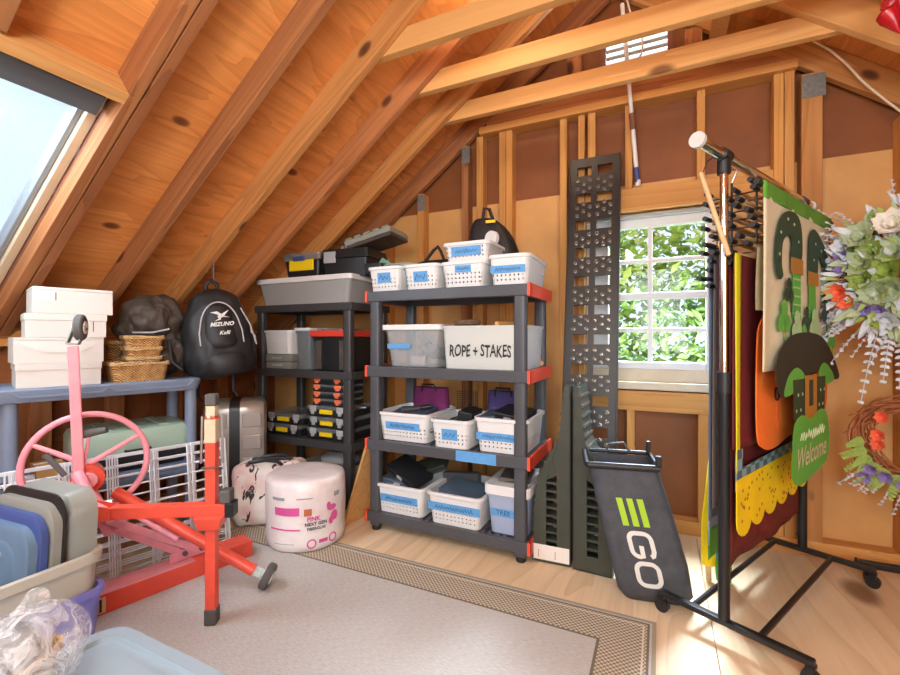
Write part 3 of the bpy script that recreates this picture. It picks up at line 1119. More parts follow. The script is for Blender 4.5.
for i, (x, y, z, l, tilt, lab) in enumerate((
        (-1.075, 0.12, z3 + 0.095, 0.24, 24, 'grey pliers handle sticking up from the narrow third-shelf basket'),
        (-1.045, 0.16, z3 + 0.10, 0.24, 18, 'black clamp bar beside the pliers in the narrow third-shelf basket'),
        (-1.28, 0.16, z3 + 0.165, 0.18, 6, 'dark screwdriver lying over the wide third-shelf basket'))):
    t = thing('hand_tool', lab, 'tool', (x, GYF + y, z), rot=Euler((R(30), R(-tilt), R(30))))
    MB().bb(-l / 2, 0.02, -0.008, 0.008, 0, 0.014).build('shank', 'steel', t, 0.003)
    MB().tube([(0.02, 0, 0.007), (0.05, 0, 0.007), (l / 2, 0, 0.007)], [0.010, 0.016, 0.012], 10).build('handle', 'black', t, smooth=True)

# things seen behind the second shelf
M['magenta'] = plain('magenta_cloth', '#7c2a63', 0.8, 0, 0.2, 12)
M['violet'] = plain('violet_cloth', '#4c3f78', 0.8, 0, 0.2, 12)
for i, (x0, x1, mt, lab) in enumerate(((-1.42, -1.17, 'magenta', 'magenta duffel behind the wide basket on the third shelf'),
                                       (-0.92, -0.70, 'violet', 'violet duffel at the back of the third shelf near the orange cap'))):
    t = thing('duffel_bag', lab, 'bag', ((x0 + x1) / 2, GYF + 0.372, z3))
    h = 0.27
    MB().loft([rrect(x1 - x0, 0.06, 0.028, 0), rrect((x1 - x0) * 1.0, 0.085, 0.04, h * 0.5), rrect((x1 - x0) * 0.9, 0.07, 0.03, h)]).build('body', mt, t, smooth=True)
    MB().tube([(-0.05, -0.035, h * 0.9), (-0.04, -0.045, h * 1.08), (0.04, -0.045, h * 1.08), (0.05, -0.035, h * 0.9)], 0.006, 6).build('handle', 'black', t, smooth=True)
gm_ = MB()
for i in range(12):
    gm_.bb(-0.066 + i * 0.012 - 0.001, -0.066 + i * 0.012 + 0.001, -0.001, 0.001, 0, 0.26)
for i in range(22):
    gm_.bb(-0.068, 0.068, -0.001, 0.001, i * 0.012 - 0.001, i * 0.012 + 0.001)
o = gm_.build('mesh_screen', 'black')
tag(o, 'black wire mesh panel standing at the back of the third shelf', 'mesh panel')
place(o, (-1.05, GYF + 0.372, z3 + 0.002))

# ---- on top of the grey unit
t = thing('duffel_bag', 'slouching black bag behind the white baskets on the top shelf', 'bag', (-0.865, GY + 0.10, 1.362), R(10))
bgm = MB()
lp = []
for z, w_, d_, cx in ((0, 0.20, 0.13, 0.05), (0.12, 0.27, 0.17, 0.03), (0.24, 0.29, 0.17, 0.0), (0.34, 0.24, 0.13, -0.02), (0.41, 0.15, 0.08, -0.05), (0.43, 0.07, 0.04, -0.06)):
    lp.append(rrect(w_, d_, min(w_, d_) * 0.42, z, 4, cx, 0))
bgm.loft(lp).build('body', 'pack', t, smooth=True, subsurf=2)
MB().tube([(-0.06, -0.02, 0.42), (-0.05, -0.03, 0.48), (-0.02, -0.03, 0.47), (0.0, -0.02, 0.41)], 0.010, 8).build('handle', 'pack', t, smooth=True)
MB().bb(-0.035, 0.02, -0.065, -0.055, 0.385, 0.40).build('tag', 'yellow', t)
o = MB().lathe([(0.014, -0.014), (0.042, -0.014), (0.042, 0.014), (0.014, 0.014)], 24).build('tape_roll', 'white', None, 0.003)
tag(o, 'white roll standing on edge in front of the slouching black bag', 'roll')
place(o, (-0.80, GY - 0.095, 1.362 + 0.142 + 0.056), rot=(R(90), 0, R(-20)))
o.location = (-0.83, GYF + 0.20, 1.362 + 0.2365 + 0.0425)

t = thing('duffel_bag', 'flat black bag with a pointed strap behind the small white baskets', 'bag', (-1.24, GY + 0.125, 1.362))
MB().loft([rrect(0.36, 0.13, 0.05, 0.0), rrect(0.40, 0.15, 0.06, 0.10), rrect(0.34, 0.13, 0.05, 0.19), rrect(0.2, 0.06, 0.03, 0.22)]).build('body', 'pack', t, smooth=True, subsurf=1)
MB().tube([(-0.1, 0, 0.2), (-0.03, 0, 0.28), (0.0, 0, 0.30), (0.02, 0, 0.27), (0.05, 0, 0.2)], 0.010, 8).build('strap', 'pack', t, smooth=True)
t = thing('dish', 'small pale oval dish between the first two white baskets', 'dish', (-1.36, GYF + 0.14, 1.362 + 0.1355))
MB().loft([rrect(0.12, 0.10, 0.04, 0), rrect(0.22, 0.18, 0.07, 0.022), rrect(0.21, 0.17, 0.065, 0.022), rrect(0.12, 0.10, 0.04, 0.006)]).build('bowl', 'white', t, smooth=True)
MB().tube(rrect(0.218, 0.178, 0.07, 0.022), 0.003, 6, closed=True).build('rim', 'mint', t, smooth=True)

# ================================================================== charcoal unit contents
zb1, zb2, zb3 = 1.325, 0.880, 0.422
t = thing('storage_tote', 'long grey under-bed tote with a white rim on top of the charcoal unit', 'storage tote', (-2.16, BYF + 0.175, zb1))
closed_bin(MB(), 0.80, 0.37, 0.145, 0.92, 0.03).build('tub', 'grey_milky', t, smooth=True)
lid_shape(MB(), 0.84, 0.40, 0.034, 0.03, 0.146).build('lid', 'white', t, 0.004)

zz1 = zb1 + 0.1725
t = thing('tool_box', 'black tool box with a clear lid and yellow tray on the long grey tote', 'tool box', (-2.22, BYF + 0.17, zz1), R(2))
closed_bin(MB(), 0.30, 0.25, 0.13, 0.9, 0.02).build('body', 'black', t, 0.004, smooth=True)
MB().bb(-0.105, 0.105, -0.129, -0.118, 0.06, 0.135).build('tray', 'yellow', t, 0.004)
lid_shape(MB(), 0.325, 0.27, 0.05, 0.02, 0.131, 0.03, 0.01).build('lid', 'smoke', t, 0.004)
MB().bb(-0.06, 0.04, -0.145, -0.134, 0.125, 0.155).build('latch', 'navy', t, 0.004)
t = thing('tool_box', 'black tool case with a grey ribbed lid beside the yellow-trayed box', 'tool box', (-1.865, BYF + 0.18, zz1), R(6))
closed_bin(MB(), 0.34, 0.27, 0.12, 0.92, 0.02).build('body', 'black', t, 0.004, smooth=True)
rb = MB()
lp = []
for i in range(7):
    a = i / 6
    lp.append([(-0.17 + a * 0.0, -0.135, 0.121 + 0.0), (0.17, -0.135, 0.121), (0.17, 0.135, 0.121), (-0.17, 0.135, 0.121)])
closed_bin(MB(), 0.34, 0.27, 0.06, 1.06, 0.02, 0.121).build('lid', 'black', t, 0.004)
for i in range(5):
    MB().box((-0.02 + i * 0.030, 0.0, 0.19 + i * 0.004), (0.022, 0.25, 0.018), Euler((0, R(-14), 0))).build('rib', 'lid_grey', t, 0.003)
MB().bb(-0.15, -0.06, -0.145, -0.134, 0.09, 0.165).build('latch', 'latch', t, 0.004)
t = thing('tool_box', 'grey ribbed organiser case propped on edge above the black tool case', 'tool box', (-1.70, BYF + 0.20, zz1 + 0.245), rot=Euler((0, R(-13), R(6))))
M['sage'] = plain('sage_grey', '#8f9389', 0.5)
MB().bb(-0.165, 0.165, -0.128, 0.128, -0.035, -0.0125).build('body', 'pack2', t, 0.004)
for i in range(5):
    MB().bb(-0.16 + i * 0.068, -0.115 + i * 0.068, -0.13, 0.13, 0.022, 0.034).build('rib', 'sage', t, 0.004)
MB().bb(-0.17, 0.17, -0.132, 0.132, -0.012, 0.022).build('lid', 'sage', t, 0.006)
t = thing('storage_tote', 'small open box of green packets beside the ribbed tool case', 'box', (-1.60, BYF + 0.06, zz1))
open_bin(MB(), 0.13, 0.11, 0.06, 0.95, 0.003, 0.002, 0.006, 0.01).build('tray', 'black', t)
o = MB().box((0, 0, 0.05), (0.07, 0.002, 0.10)).box((0.02, 0.01, 0.05), (0.07, 0.002, 0.10), Euler((0, R(15), 0))).build('green_packet', plain('seed_packet_green', '#6f9c86', 0.6), None)
tag(o, 'pair of green paper packets standing in the small open box', 'packet')
place(o, (-1.60, BYF + 0.06, zz1 + 0.005), rot=(R(-10), R(35), 0))

# second shelf
basket('cream basket on the second shelf of the charcoal unit', -2.58, -2.30, BYF + 0.02, zb2 + 0.105, 0.165, 0.32, None, 0, None)
for i in range(2):
    t = thing('storage_tray', ('grey drawer tray at the bottom under the cream basket', 'grey drawer tray between the cream basket and the tray below')[i], 'tray', (-2.43, BYF + 0.19, zb2 + i * 0.052), 0, 'grey trays under the cream basket')
    MB().bb(-0.125, 0.125, -0.15, 0.15, 0, 0.05).build('tray', 'lid_grey', t, 0.006)
    MB().bb(-0.05, 0.05, -0.158, -0.15, 0.02, 0.032).build('handle', 'latch', t, 0.003)
t = thing('storage_tote', 'tall clear bin with a white rim between cream basket and red-lidded tote', 'storage tote', (-2.21, BYF + 0.19, zb2))
open_bin(MB(), 0.13, 0.28, 0.265, 0.92, 0.004, 0.006, 0.014, 0.02).build('tub', 'smoke', t, smooth=True)
lid_shape(MB(), 0.15, 0.30, 0.02, 0.02, 0.266).build('lid', 'white', t, 0.003)
t = thing('storage_tote', 'black tote with a bright red lid on the charcoal unit', 'storage tote', (-1.955, BYF + 0.20, zb2))
closed_bin(MB(), 0.31, 0.33, 0.225, 0.9, 0.03).build('tub', 'black', t, 0.004, smooth=True)
for x in (-0.10, 0.10):
    MB().bb(x - 0.025, x + 0.025, -0.170, -0.150, 0.01, 0.2).build('panel', 'pack2', t, 0.004)
lid_shape(MB(), 0.345, 0.37, 0.04, 0.03, 0.226).build('lid', 'tote_red', t, 0.005)
o = lid_shape(MB(), 0.22, 0.26, 0.022, 0.02, 0).build('container_cover', 'smoke', None, 0.003)
tag(o, 'smoky grey container lid lying on the red lid', 'lid')
place(o, (-2.01, BYF + 0.21, zb2 + 0.2585))


# organisers on the third shelf
def organiser(w_, d_, h, mat_latch, handle):
    t = bpy.data.objects.new('parts_organizer', None)
    COL.objects.link(t)
    MB().bb(-w_ / 2, w_ / 2, -d_ / 2, d_ / 2, 0, h * 0.6).build('body', 'black', t, 0.006)
    MB().bb(-w_ / 2, w_ / 2, -d_ / 2, d_ / 2, h * 0.62, h).build('lid', 'smoke', t, 0.006)
    for sx in (-1, 1):
        MB().bb(sx * w_ * 0.33 - 0.027, sx * w_ * 0.33 + 0.027, -d_ / 2 - 0.010, -d_ / 2, h * 0.45, h * 0.98) \
            .bb(sx * w_ * 0.33 - 0.013, sx * w_ * 0.33 + 0.013, -d_ / 2 - 0.014, -d_ / 2, h * 0.2, h * 0.5).build('latch', mat_latch, t, 0.004)
    if handle:
        MB().bb(-0.052, 0.052, -d_ / 2 - 0.016, -d_ / 2, h * 0.28, h * 0.68).build('handle', 'yellow', t, 0.005)
    return t


A_ = organiser(0.34, 0.28, 0.074, 'latch', True)
gname = 'black parts organizers with yellow handles'
rows = [(-2.385, 0, 'yellow-handled organizer at the bottom of the two-high stack beside the suitcase'),
        (-2.385, 1, 'yellow-handled organizer on top of the two-high stack beside the suitcase'),
        (-1.995, 0, 'yellow-handled organizer at the bottom of the stack under the orange-latched cases'),
        (-1.995, 1, 'yellow-handled organizer in the middle of the stack under the orange-latched cases'),
        (-1.995, 2, 'yellow-handled organizer directly under the orange-latched cases')]
for i, (x, k, lab) in enumerate(rows):
    o = A_ if i == 0 else copy_tree(A_)
    place(o, (x + (0.008 if k == 1 else 0), BYF + 0.185, zb3 + k * 0.0745), R((-1.5, 1.2, 0.8, -1.2, 1.0)[i]))
    tag(o, lab, 'tool organizer', gname)
B_ = organiser(0.26, 0.22, 0.046, 'orange_latch', False)
for k in range(4):
    o = B_ if k == 0 else copy_tree(B_)
    place(o, (-1.99, BYF + 0.16, zb3 + 3 * 0.0745 + k * 0.0465), R((1, -1, 0.5, -0.5)[k]))
    tag(o, ('lowest of the four orange-latched flat cases, on the yellow-handled stack', 'second orange-latched flat case up from the yellow-handled stack',
            'third orange-latched flat case, one below the topmost', 'topmost of the four orange-latched flat cases')[k], 'tool organizer', 'flat cases with orange latches')
for i, (x, z, lab) in enumerate(((-1.99, zb3 + 0.41, 'clear flat tray lying above the orange-latched cases'),)):
    t = thing('storage_tray', lab, 'tray', (x, BYF + 0.16, zb3 + 3 * 0.0745 + 4 * 0.0465))
    open_bin(MB(), 0.24, 0.2, 0.02, 0.97, 0.002, 0.002, 0.004, 0.01).build('tray', 'smoke', t)
o = MB().tube([(0, 0, 0), (0.0, -0.12, 0.0), (0.012, -0.145, 0.0), (0.03, -0.12, 0.0), (0.035, 0.0, 0.0)], 0.004, 6).build('wire_hook', 'steel', None, smooth=True)
tag(o, 'long steel hook sticking out between the two shelving units', 'hook')
place(o, (-1.80, BYF + 0.10, zb3 + 3 * 0.0745 + 0.004), R(75))
o.location = (-1.845, BYF + 0.10, zb3 + 3 * 0.0745 + 0.004)
# bottom shelf
t = thing('storage_tote', 'pale bin lying under the organizers at the bottom of the charcoal unit', 'storage tote', (-2.0, BYF + 0.19, 0.06))
open_bin(MB(), 0.40, 0.32, 0.20, 0.9, 0.004, 0.008, 0.014, 0.03).build('tub', 'lid_grey', t, smooth=True)
o = MB().ell((0, 0, 0.06), (0.15, 0.11, 0.06), 14, 8).build('folded_cloth', plain('grey_cloth', '#8c8b88', 0.85, 0, 0.15, 14, 0.4), None, smooth=True)
tag(o, 'bundled grey cloth on the pale bin at the bottom of the charcoal unit', 'cloth')
place(o, (-2.0, BYF + 0.19, 0.20))

# board leaning between the units
o = MB().bb(-0.009, 0.009, -0.10, 0.13, 0, 0.46)
o = MB().add([(-0.009, -0.13, 0), (-0.009, 0.13, 0), (-0.009, 0.13, 0.47), (-0.009, 0.06, 0.47), (0.009, -0.13, 0), (0.009, 0.13, 0), (0.009, 0.13, 0.47), (0.009, 0.06, 0.47)],
             [(0, 3, 2, 1), (4, 5, 6, 7), (0, 1, 5, 4), (1, 2, 6, 5), (2, 3, 7, 6), (3, 0, 4, 7)]).build('wooden_board', 'tie', None, 0.002)
tag(o, 'pale plywood offcut standing on edge between the two shelving units', 'board')
place(o, (-1.645, 2.18, 0.0), R(-12))
# ================================================================== slate table by the knee wall and what stands on it
TA = R(73.5)
TN = Vector((-2.489, 0.765, 0))
TX = Vector((math.cos(TA), math.sin(TA), 0))
TY = Vector((-math.sin(TA), math.cos(TA), 0))


def TP(x, y, z=0.0):
    p = TN + TX * x + TY * y
    return (p.x, p.y, z)


tb = thing('shelf_table', 'slate grey moulded plastic shelf table standing under the roof window', 'table', TN, TA)
TL, TD, TZ = 0.86, 0.42, 0.88
for nm, z in (('top', TZ), ('lower_shelf', 0.44)):
    s_ = MB()
    s_.loft([rrect(TL - 0.03, TD - 0.03, 0.05, z - 0.062, 5, TL / 2, TD / 2), rrect(TL, TD, 0.06, z - 0.012, 5, TL / 2, TD / 2),
             rrect(TL, TD, 0.06, z - 0.004, 5, TL / 2, TD / 2), rrect(TL - 0.02, TD - 0.02, 0.05, z, 5, TL / 2, TD / 2)])
    o = s_.build(nm, 'blue_grey', tb, 0.004, smooth=True)
    rb = MB()
    for x0, x1 in ((0.14, 0.42), (0.47, 0.78)):
        rb.bb(x0, x1, -0.004, 0.004, z - 0.040, z - 0.032)
        rb.bar((x0, 0, z - 0.036), (x0 - 0.03, 0, z - 0.008), 0.008, 0.008, (0, 1, 0))
        rb.bar((x1, 0, z - 0.036), (x1 + 0.03, 0, z - 0.008), 0.008, 0.008, (0, 1, 0))
    rb.build('edge_rib', 'blue_grey', o)
for x in (0.11, TL - 0.05):
    for y in (0.055, TD - 0.055):
        MB().cyl((x, y, 0.0), (x, y, 0.378), 0.028, n=16).cyl((x, y, 0.44), (x, y, TZ - 0.062), 0.028, n=16).build('leg', 'blue_grey', tb, smooth=True)

boxes = [(0.128, 0.417, 0.105, 'lowest of the four white cardboard boxes stacked on the slate table'),
         (0.118, 0.425, 0.115, 'second white cardboard box up from the slate table, with a creased front flap'),
         (0.158, 0.438, 0.106, 'white cardboard box just under the topmost box of the stack'),
         (0.178, 0.460, 0.118, 'topmost white cardboard box of the stack, with a small printed label')]
z = TZ + 0.0005
for i, (x0, x1, h, lab) in enumerate(boxes):
    t = thing('cardboard_box', lab, 'box', TP((x0 + x1) / 2, 0.135, z), TA + R((0, 1.2, -1.0, 0.8)[i]), 'white boxes on the slate table')
    L = x1 - x0
    MB().bb(-L / 2, L / 2, -0.115, 0.115, 0, h - 0.014).build('body', 'card', t, 0.002)
    MB().bb(-L / 2 - 0.003, L / 2 + 0.003, -0.118, 0.118, h - 0.030, h - 0.0005).build('lid', 'card', t, 0.002) if i in (0, 2) else \
        MB().bb(-L / 2, L / 2, -0.115, 0.115, h - 0.0135, h - 0.0005).build('lid', 'card', t, 0.002)
    if i == 1:
        MB().add([(-L / 2 + 0.01, -0.1155, h - 0.02), (L / 2 - 0.01, -0.1155, h - 0.02), (0.07, -0.120, h * 0.42), (-0.06, -0.120, h * 0.42)], [(0, 3, 2, 1)]).build('flap', 'card', t)
    if i == 3:
        MB().bb(-L / 2 + 0.02, -L / 2 + 0.07, -0.1158, -0.115, h * 0.5, h * 0.82).build('label', 'label', t)
        MB().bb(-L / 2 + 0.075, -L / 2 + 0.078, -0.1158, -0.115, h * 0.5, h * 0.8).build('print_mark', 'blackink', t)
    if i == 2:
        MB().bb(L / 2 - 0.05, L / 2 - 0.047, -0.1158, -0.115, h * 0.25, h * 0.7).build('print_mark', 'blackink', t)
    z += h

M['twine'] = plain('braided_straw', '#c09a68', 0.8, 0, 0.3, 60)


def wicker(label, loc, w_, d_, h, rz, mat, group=None, z0=0.0):
    t = thing('wicker_basket', label, 'basket', loc, rz, group)
    open_bin(MB(), w_, d_, h, 0.9, 0.006, 0.004, 0.012, 0.03).build('weave', mat, t, smooth=True)
    n = 90
    for s_ in (0, 1):
        pts = []
        base = rrect(w_ + 0.006, d_ + 0.006, 0.03, h - 0.006, 6)
        L = len(base)
        for k in range(L * 3):
            f = k / 3
            a, b_ = Vector(base[int(f) % L]), Vector(base[(int(f) + 1) % L])
            p = a.lerp(b_, f - int(f))
            pts.append((p.x, p.y, p.z + 0.006 * math.sin(k * 1.1 + s_ * PI)))
        MB().tube(pts, 0.0055, 5, closed=True).build('braid', 'twine', t, smooth=True)
    return t


wicker('long honey wicker tray basket on the slate table beside the white boxes', TP(0.58, 0.11, TZ), 0.245, 0.17, 0.095, TA, 'wicker')
wicker('small wicker basket at the bottom of the nested pile in the long tray', TP(0.60, 0.11, TZ + 0.046), 0.145, 0.135, 0.075, TA, 'wicker_w')
wicker('small wicker basket in the middle of the nested pile above the tray', TP(0.60, 0.11, TZ + 0.095), 0.150, 0.135, 0.075, TA + R(2), 'wicker')
wicker('small honey wicker basket on top of the nested pile', TP(0.602, 0.112, TZ + 0.155), 0.165, 0.14, 0.072, TA - R(2), 'wicker')
wicker('dark round-cornered wicker basket behind the long tray, against the white boxes', TP(0.545, 0.275, TZ), 0.15, 0.13, 0.20, TA, 'wicker_d')

# under the table
t = thing('suitcase', 'mint green hard suitcase lying flat on the lower shelf of the slate table', 'suitcase', TP(0.565, 0.200, 0.4405), TA)
for nm, z0, z1, mt in (('lower_shell', 0.0, 0.080, 'black'), ('upper_shell', 0.086, 0.205, 'mint')):
    w_, d_ = 0.50, 0.34
    a = MB()
    if nm == 'lower_shell':
        a.loft([rrect(w_ - 0.04, d_ - 0.04, 0.05, z0), rrect(w_, d_, 0.06, z0 + 0.025), rrect(w_, d_, 0.06, z1)])
    else:
        a.loft([rrect(w_, d_, 0.06, z0), rrect(w_, d_, 0.06, z1 - 0.03), rrect(w_ - 0.02, d_ - 0.02, 0.06, z1 - 0.008), rrect(w_ - 0.06, d_ - 0.06, 0.05, z1)])
    a.build(nm, mt, t, smooth=True)
MB().loft([rrect(0.494, 0.334, 0.06, 0.080), rrect(0.494, 0.334, 0.06, 0.086)]).build('zip', 'black', t)
rb = MB()
for x in (-0.12, 0.0, 0.12):
    MB().bb(x - 0.02, x + 0.02, -0.14, 0.14, 0.203, 0.210).build('ridge', 'mint', t, 0.003)
MB().tube([(-0.05, -0.17, 0.10), (-0.05, -0.19, 0.10), (0.05, -0.19, 0.10), (0.05, -0.17, 0.10)], 0.008, 8).build('handle', 'black', t, smooth=True)
t = thing('cardboard_box', 'small brown cardboard box on the lower shelf beside the mint suitcase', 'box', TP(0.24, 0.13, 0.4405), TA + R(6))
MB().bb(-0.05, 0.05, -0.06, 0.06, 0, 0.085).build('body', plain('kraft_card', '#b5854c', 0.8, 0, 0.06, 9), t, 0.002)
MB().bb(-0.05, 0.05, -0.012, 0.012, 0.0852, 0.0862).build('tape', 'label', t)
t = thing('hair_dryer', 'grey handled appliance lying on the lower shelf at the near end of the table', 'appliance', TP(0.13, 0.07, 0.472), rot=Euler((0, 0, TA)))
MB().tube([(-0.10, 0, 0), (-0.02, 0, 0.0), (0.06, 0, 0)], [0.030, 0.031, 0.022], 12).build('barrel', 'latch', t, smooth=True)
MB().tube([(-0.05, -0.02, 0.0), (-0.03, -0.09, 0.01)], 0.016, 8).build('handle', 'rubber', t, smooth=True)

# silver suitcase standing at the end of the table
t = thing('suitcase', 'silver hard-shell suitcase standing upright with a dark zip band', 'suitcase', (-2.485, 1.985, 0.0), R(47))
SW, SD, S0, S1 = 0.36, 0.30, 0.045, 0.70
for nm, x0, x1 in (('front_shell', -SW / 2, -0.03), ('rear_shell', 0.03, SW / 2)):
    s_ = MB()
    out = x0 if x0 < -0.1 else x1
    inn = x1 if out == x0 else x0

    def sec(x, ins):
        return [(x, p[0], p[1]) for p in [(a, b_) for a, b_, _ in rrect(SD - ins, S1 - S0 - ins, 0.06, 0, 5, 0, (S0 + S1) / 2)]]
    L_ = [sec(inn, 0), sec(out * 0.75, 0), sec(out * 0.93, 0.025), sec(out, 0.08)]
    s_.loft(L_)
    o = s_.build(nm, 'silver', t, smooth=True)
    for k in range(4):
        zc = S0 + 0.12 + k * 0.14
        lo, hi = sorted((inn * 1.4, out * 0.85))
        MB().bb(lo, hi, -SD / 2 - 0.008, -SD / 2 + 0.004, zc - 0.045, zc + 0.045).build('ridge', 'silver', o, 0.007)
s_ = MB()
s_.loft([[(-0.03, a, b_) for a, b_, _ in rrect(SD + 0.004, S1 - S0 + 0.004, 0.06, 0, 5, 0, (S0 + S1) / 2)],
         [(0.03, a, b_) for a, b_, _ in rrect(SD + 0.004, S1 - S0 + 0.004, 0.06, 0, 5, 0, (S0 + S1) / 2)]])
s_.build('zip_band', 'black', t, smooth=True)
for x in (-0.12, 0.12):
    for y in (-0.09, 0.09):
        MB().cyl((x - 0.012, y, 0.024), (x + 0.012, y, 0.024), 0.024, n=14).box((x, y, 0.046), (0.03, 0.03, 0.02)).build('wheel', 'black', t)
MB().tube([(-0.13, -0.05, S1 - 0.005), (-0.13, -0.05, S1 + 0.02), (-0.13, 0.05, S1 + 0.02), (-0.13, 0.05, S1 - 0.005)], 0.008, 8).build('handle', 'black', t, smooth=True)
MB().box((-0.105, -SD / 2 - 0.006, 0.60), (0.05, 0.008, 0.03)).build('lock', 'rubber', t, 0.004)


# ---- backpacks
def pack_body(prof, n=28, e=2.6):
    """loft of superellipse sections: (z, halfwidth, front, back, xshift)"""
    loops = []
    for z_, hw, f_, b_, sx in prof:
        L = []
        for j in range(n):
            a = 2 * PI * j / n
            ca, sa = math.cos(a), math.sin(a)
            x = hw * math.copysign(abs(ca) ** (2 / e), ca) + sx
            y = (b_ if sa > 0 else f_) * math.copysign(abs(sa) ** (2 / e), sa)
            L.append((x, y, z_))
        loops.append(L)
    return loops


t = thing('backpack', 'black nylon backpack with a pale leaping-bird logo and stitched script, hung by its top loop', 'backpack', (-2.345, 1.775, 0.87), R(66), rot=Euler((R(4), R(-6), R(62))))
crumple(MB().loft(pack_body([(0.0, 0.13, 0.08, 0.07, 0), (0.03, 0.185, 0.125, 0.085, 0), (0.12, 0.20, 0.145, 0.09, 0), (0.25, 0.185, 0.125, 0.09, 0),
                     (0.38, 0.155, 0.10, 0.085, 0), (0.46, 0.12, 0.075, 0.075, 0), (0.50, 0.075, 0.04, 0.06, 0), (0.515, 0.03, 0.015, 0.03, 0)])).build('body', 'pack', t, smooth=True, subsurf=2), 0.03, 0.09)
MB().loft(pack_body([(0.02, 0.10, 0.15, 0.0, 0.01), (0.04, 0.135, 0.168, 0.0, 0.01), (0.11, 0.14, 0.172, 0.0, 0.01), (0.155, 0.125, 0.155, 0.0, 0.01), (0.165, 0.09, 0.13, 0.0, 0.01)])).build('lower_pocket', 'pack', t, smooth=True, subsurf=1)
fp = pack_body([(0.17, 0.115, 0.150, 0.0, 0), (0.20, 0.12, 0.150, 0.0, 0), (0.34, 0.105, 0.124, 0.0, 0), (0.42, 0.085, 0.104, 0.0, 0), (0.45, 0.05, 0.085, 0.0, 0)])
MB().loft(fp).build('front_panel', 'pack', t, smooth=True, subsurf=1)
pp = []
for k in range(25):
    a = PI * k / 24
    z_ = 0.205 + 0.235 * math.sin(a) ** 0.6
    x = 0.105 * math.cos(a) * (1.05 if z_ < 0.3 else 1.0 - 0.25 * max(0, (z_ - 0.3) / 0.14) * 0.3)
    y = -(0.150 - (z_ - 0.2) * 0.19) * (1 - 0.12 * (abs(x) / 0.12) ** 3) - 0.004
    pp.append((x, y, z_))
MB().tube(pp, 0.004, 6).build('piping', 'grey_pipe', t, smooth=True)
lean = math.atan(0.19)
lg = MB()
# running-bird mark: three tapering strokes
for poly in ([(-0.052, 0.020), (-0.015, 0.024), (0.004, 0.008), (0.045, 0.030), (0.012, -0.010), (-0.008, -0.016), (-0.014, 0.006)],
             [(-0.018, 0.0), (0.0, -0.012), (-0.002, -0.024), (-0.034, -0.030), (-0.012, -0.018)],
             [(0.004, -0.008), (0.048, -0.014), (0.014, -0.002)]):
    lg.add([(x, -0.002, y) for x, y in poly], [tuple(range(len(poly)))])
o = lg.build('logo', 'white_logo', t)
o.location = (0.005, -0.126, 0.365)
o.rotation_euler = (-lean, 0, 0)
vs, fs = text_geo('MIZUNO', 0.030, 0.35, 0.0012)
o = MB().add([(x, -0.002, y) for x, y, z in vs], fs).build('lettering', 'white_logo', t)
o.location = (0.005, -0.137, 0.316)
o.rotation_euler = (-lean, 0, 0)
vs, fs = text_geo('Kelli', 0.030, 0.4, 0.0006)
o = MB().add([(x, -0.002, y) for x, y, z in vs], fs).build('stitched_script', 'white_logo', t)
o.location = (0.012, -0.147, 0.268)
o.rotation_euler = (-lean, 0, 0)
MB().tube([(-0.03, 0.03, 0.495), (-0.03, 0.035, 0.54), (0.0, 0.035, 0.565), (0.03, 0.035, 0.54), (0.03, 0.03, 0.495)], 0.012, 8).build('top_loop', 'pack', t, smooth=True)
MB().tube([(0.12, -0.085, 0.40), (0.16, -0.10, 0.30), (0.185, -0.105, 0.18)], 0.004, 6).build('side_zip', 'grey_pipe', t, smooth=True)
for k, (x, y, z_) in enumerate(((0.16, -0.115, 0.27), (0.175, -0.115, 0.22))):
    MB().bb(x - 0.004, x + 0.004, y - 0.006, y, z_ - 0.02, z_ + 0.02).build('zip_pull', 'grey_pipe', t)
for x in (-0.10, 0.09):
    MB().tube([(x, 0.07, 0.06), (x - 0.02, 0.06, -0.03), (x - 0.03, 0.04, -0.10), (x - 0.01, 0.03, -0.14)], [0.013, 0.012, 0.009, 0.007], 8).build('strap', 'pack', t, smooth=True)
hk = MB().tube([(0, 0, 0.20), (0, 0, 0.05), (0.02, 0.0, 0.03), (0.035, 0, 0.045)], 0.004, 6).build('wire_hook', 'steel', None, smooth=True)
tag(hk, 'steel hook in the rafter holding up the black nylon backpack', 'hook')
place(hk, (-2.385, 1.748, 1.40))

t = thing('backpack', 'charcoal rucksack with crumpled pockets slumped on the table behind the black backpack', 'backpack', TP(0.705, 0.245, TZ), rot=Euler((R(-2), R(-7), TA - R(5))))
crumple(MB().loft(pack_body([(0.0, 0.10, 0.09, 0.07, 0), (0.05, 0.15, 0.12, 0.09, 0), (0.14, 0.16, 0.13, 0.09, 0), (0.20, 0.145, 0.10, 0.085, 0), (0.28, 0.16, 0.12, 0.09, 0),
                     (0.37, 0.145, 0.11, 0.085, 0.01), (0.43, 0.10, 0.07, 0.06, 0.03), (0.45, 0.05, 0.03, 0.03, 0.04)])).build('body', 'pack2', t, smooth=True, subsurf=3), 0.06, 0.08)
MB().loft(pack_body([(0.03, 0.10, 0.15, 0, -0.02), (0.07, 0.12, 0.172, 0, -0.02), (0.14, 0.115, 0.168, 0, -0.02), (0.175, 0.08, 0.13, 0, -0.02)])).build('lower_pocket', 'pack2', t, smooth=True, subsurf=1)
crumple(MB().loft(pack_body([(0.23, 0.10, 0.13, 0, -0.01), (0.27, 0.12, 0.155, 0, -0.01), (0.34, 0.11, 0.15, 0, -0.01), (0.385, 0.07, 0.11, 0, 0.0)])).build('upper_pocket', 'pack2', t, smooth=True, subsurf=2), 0.05, 0.06)
MB().tube([(-0.10, -0.135, 0.255), (-0.02, -0.165, 0.245), (0.06, -0.155, 0.255)], 0.005, 6).build('piping', 'grey_pipe', t, smooth=True)
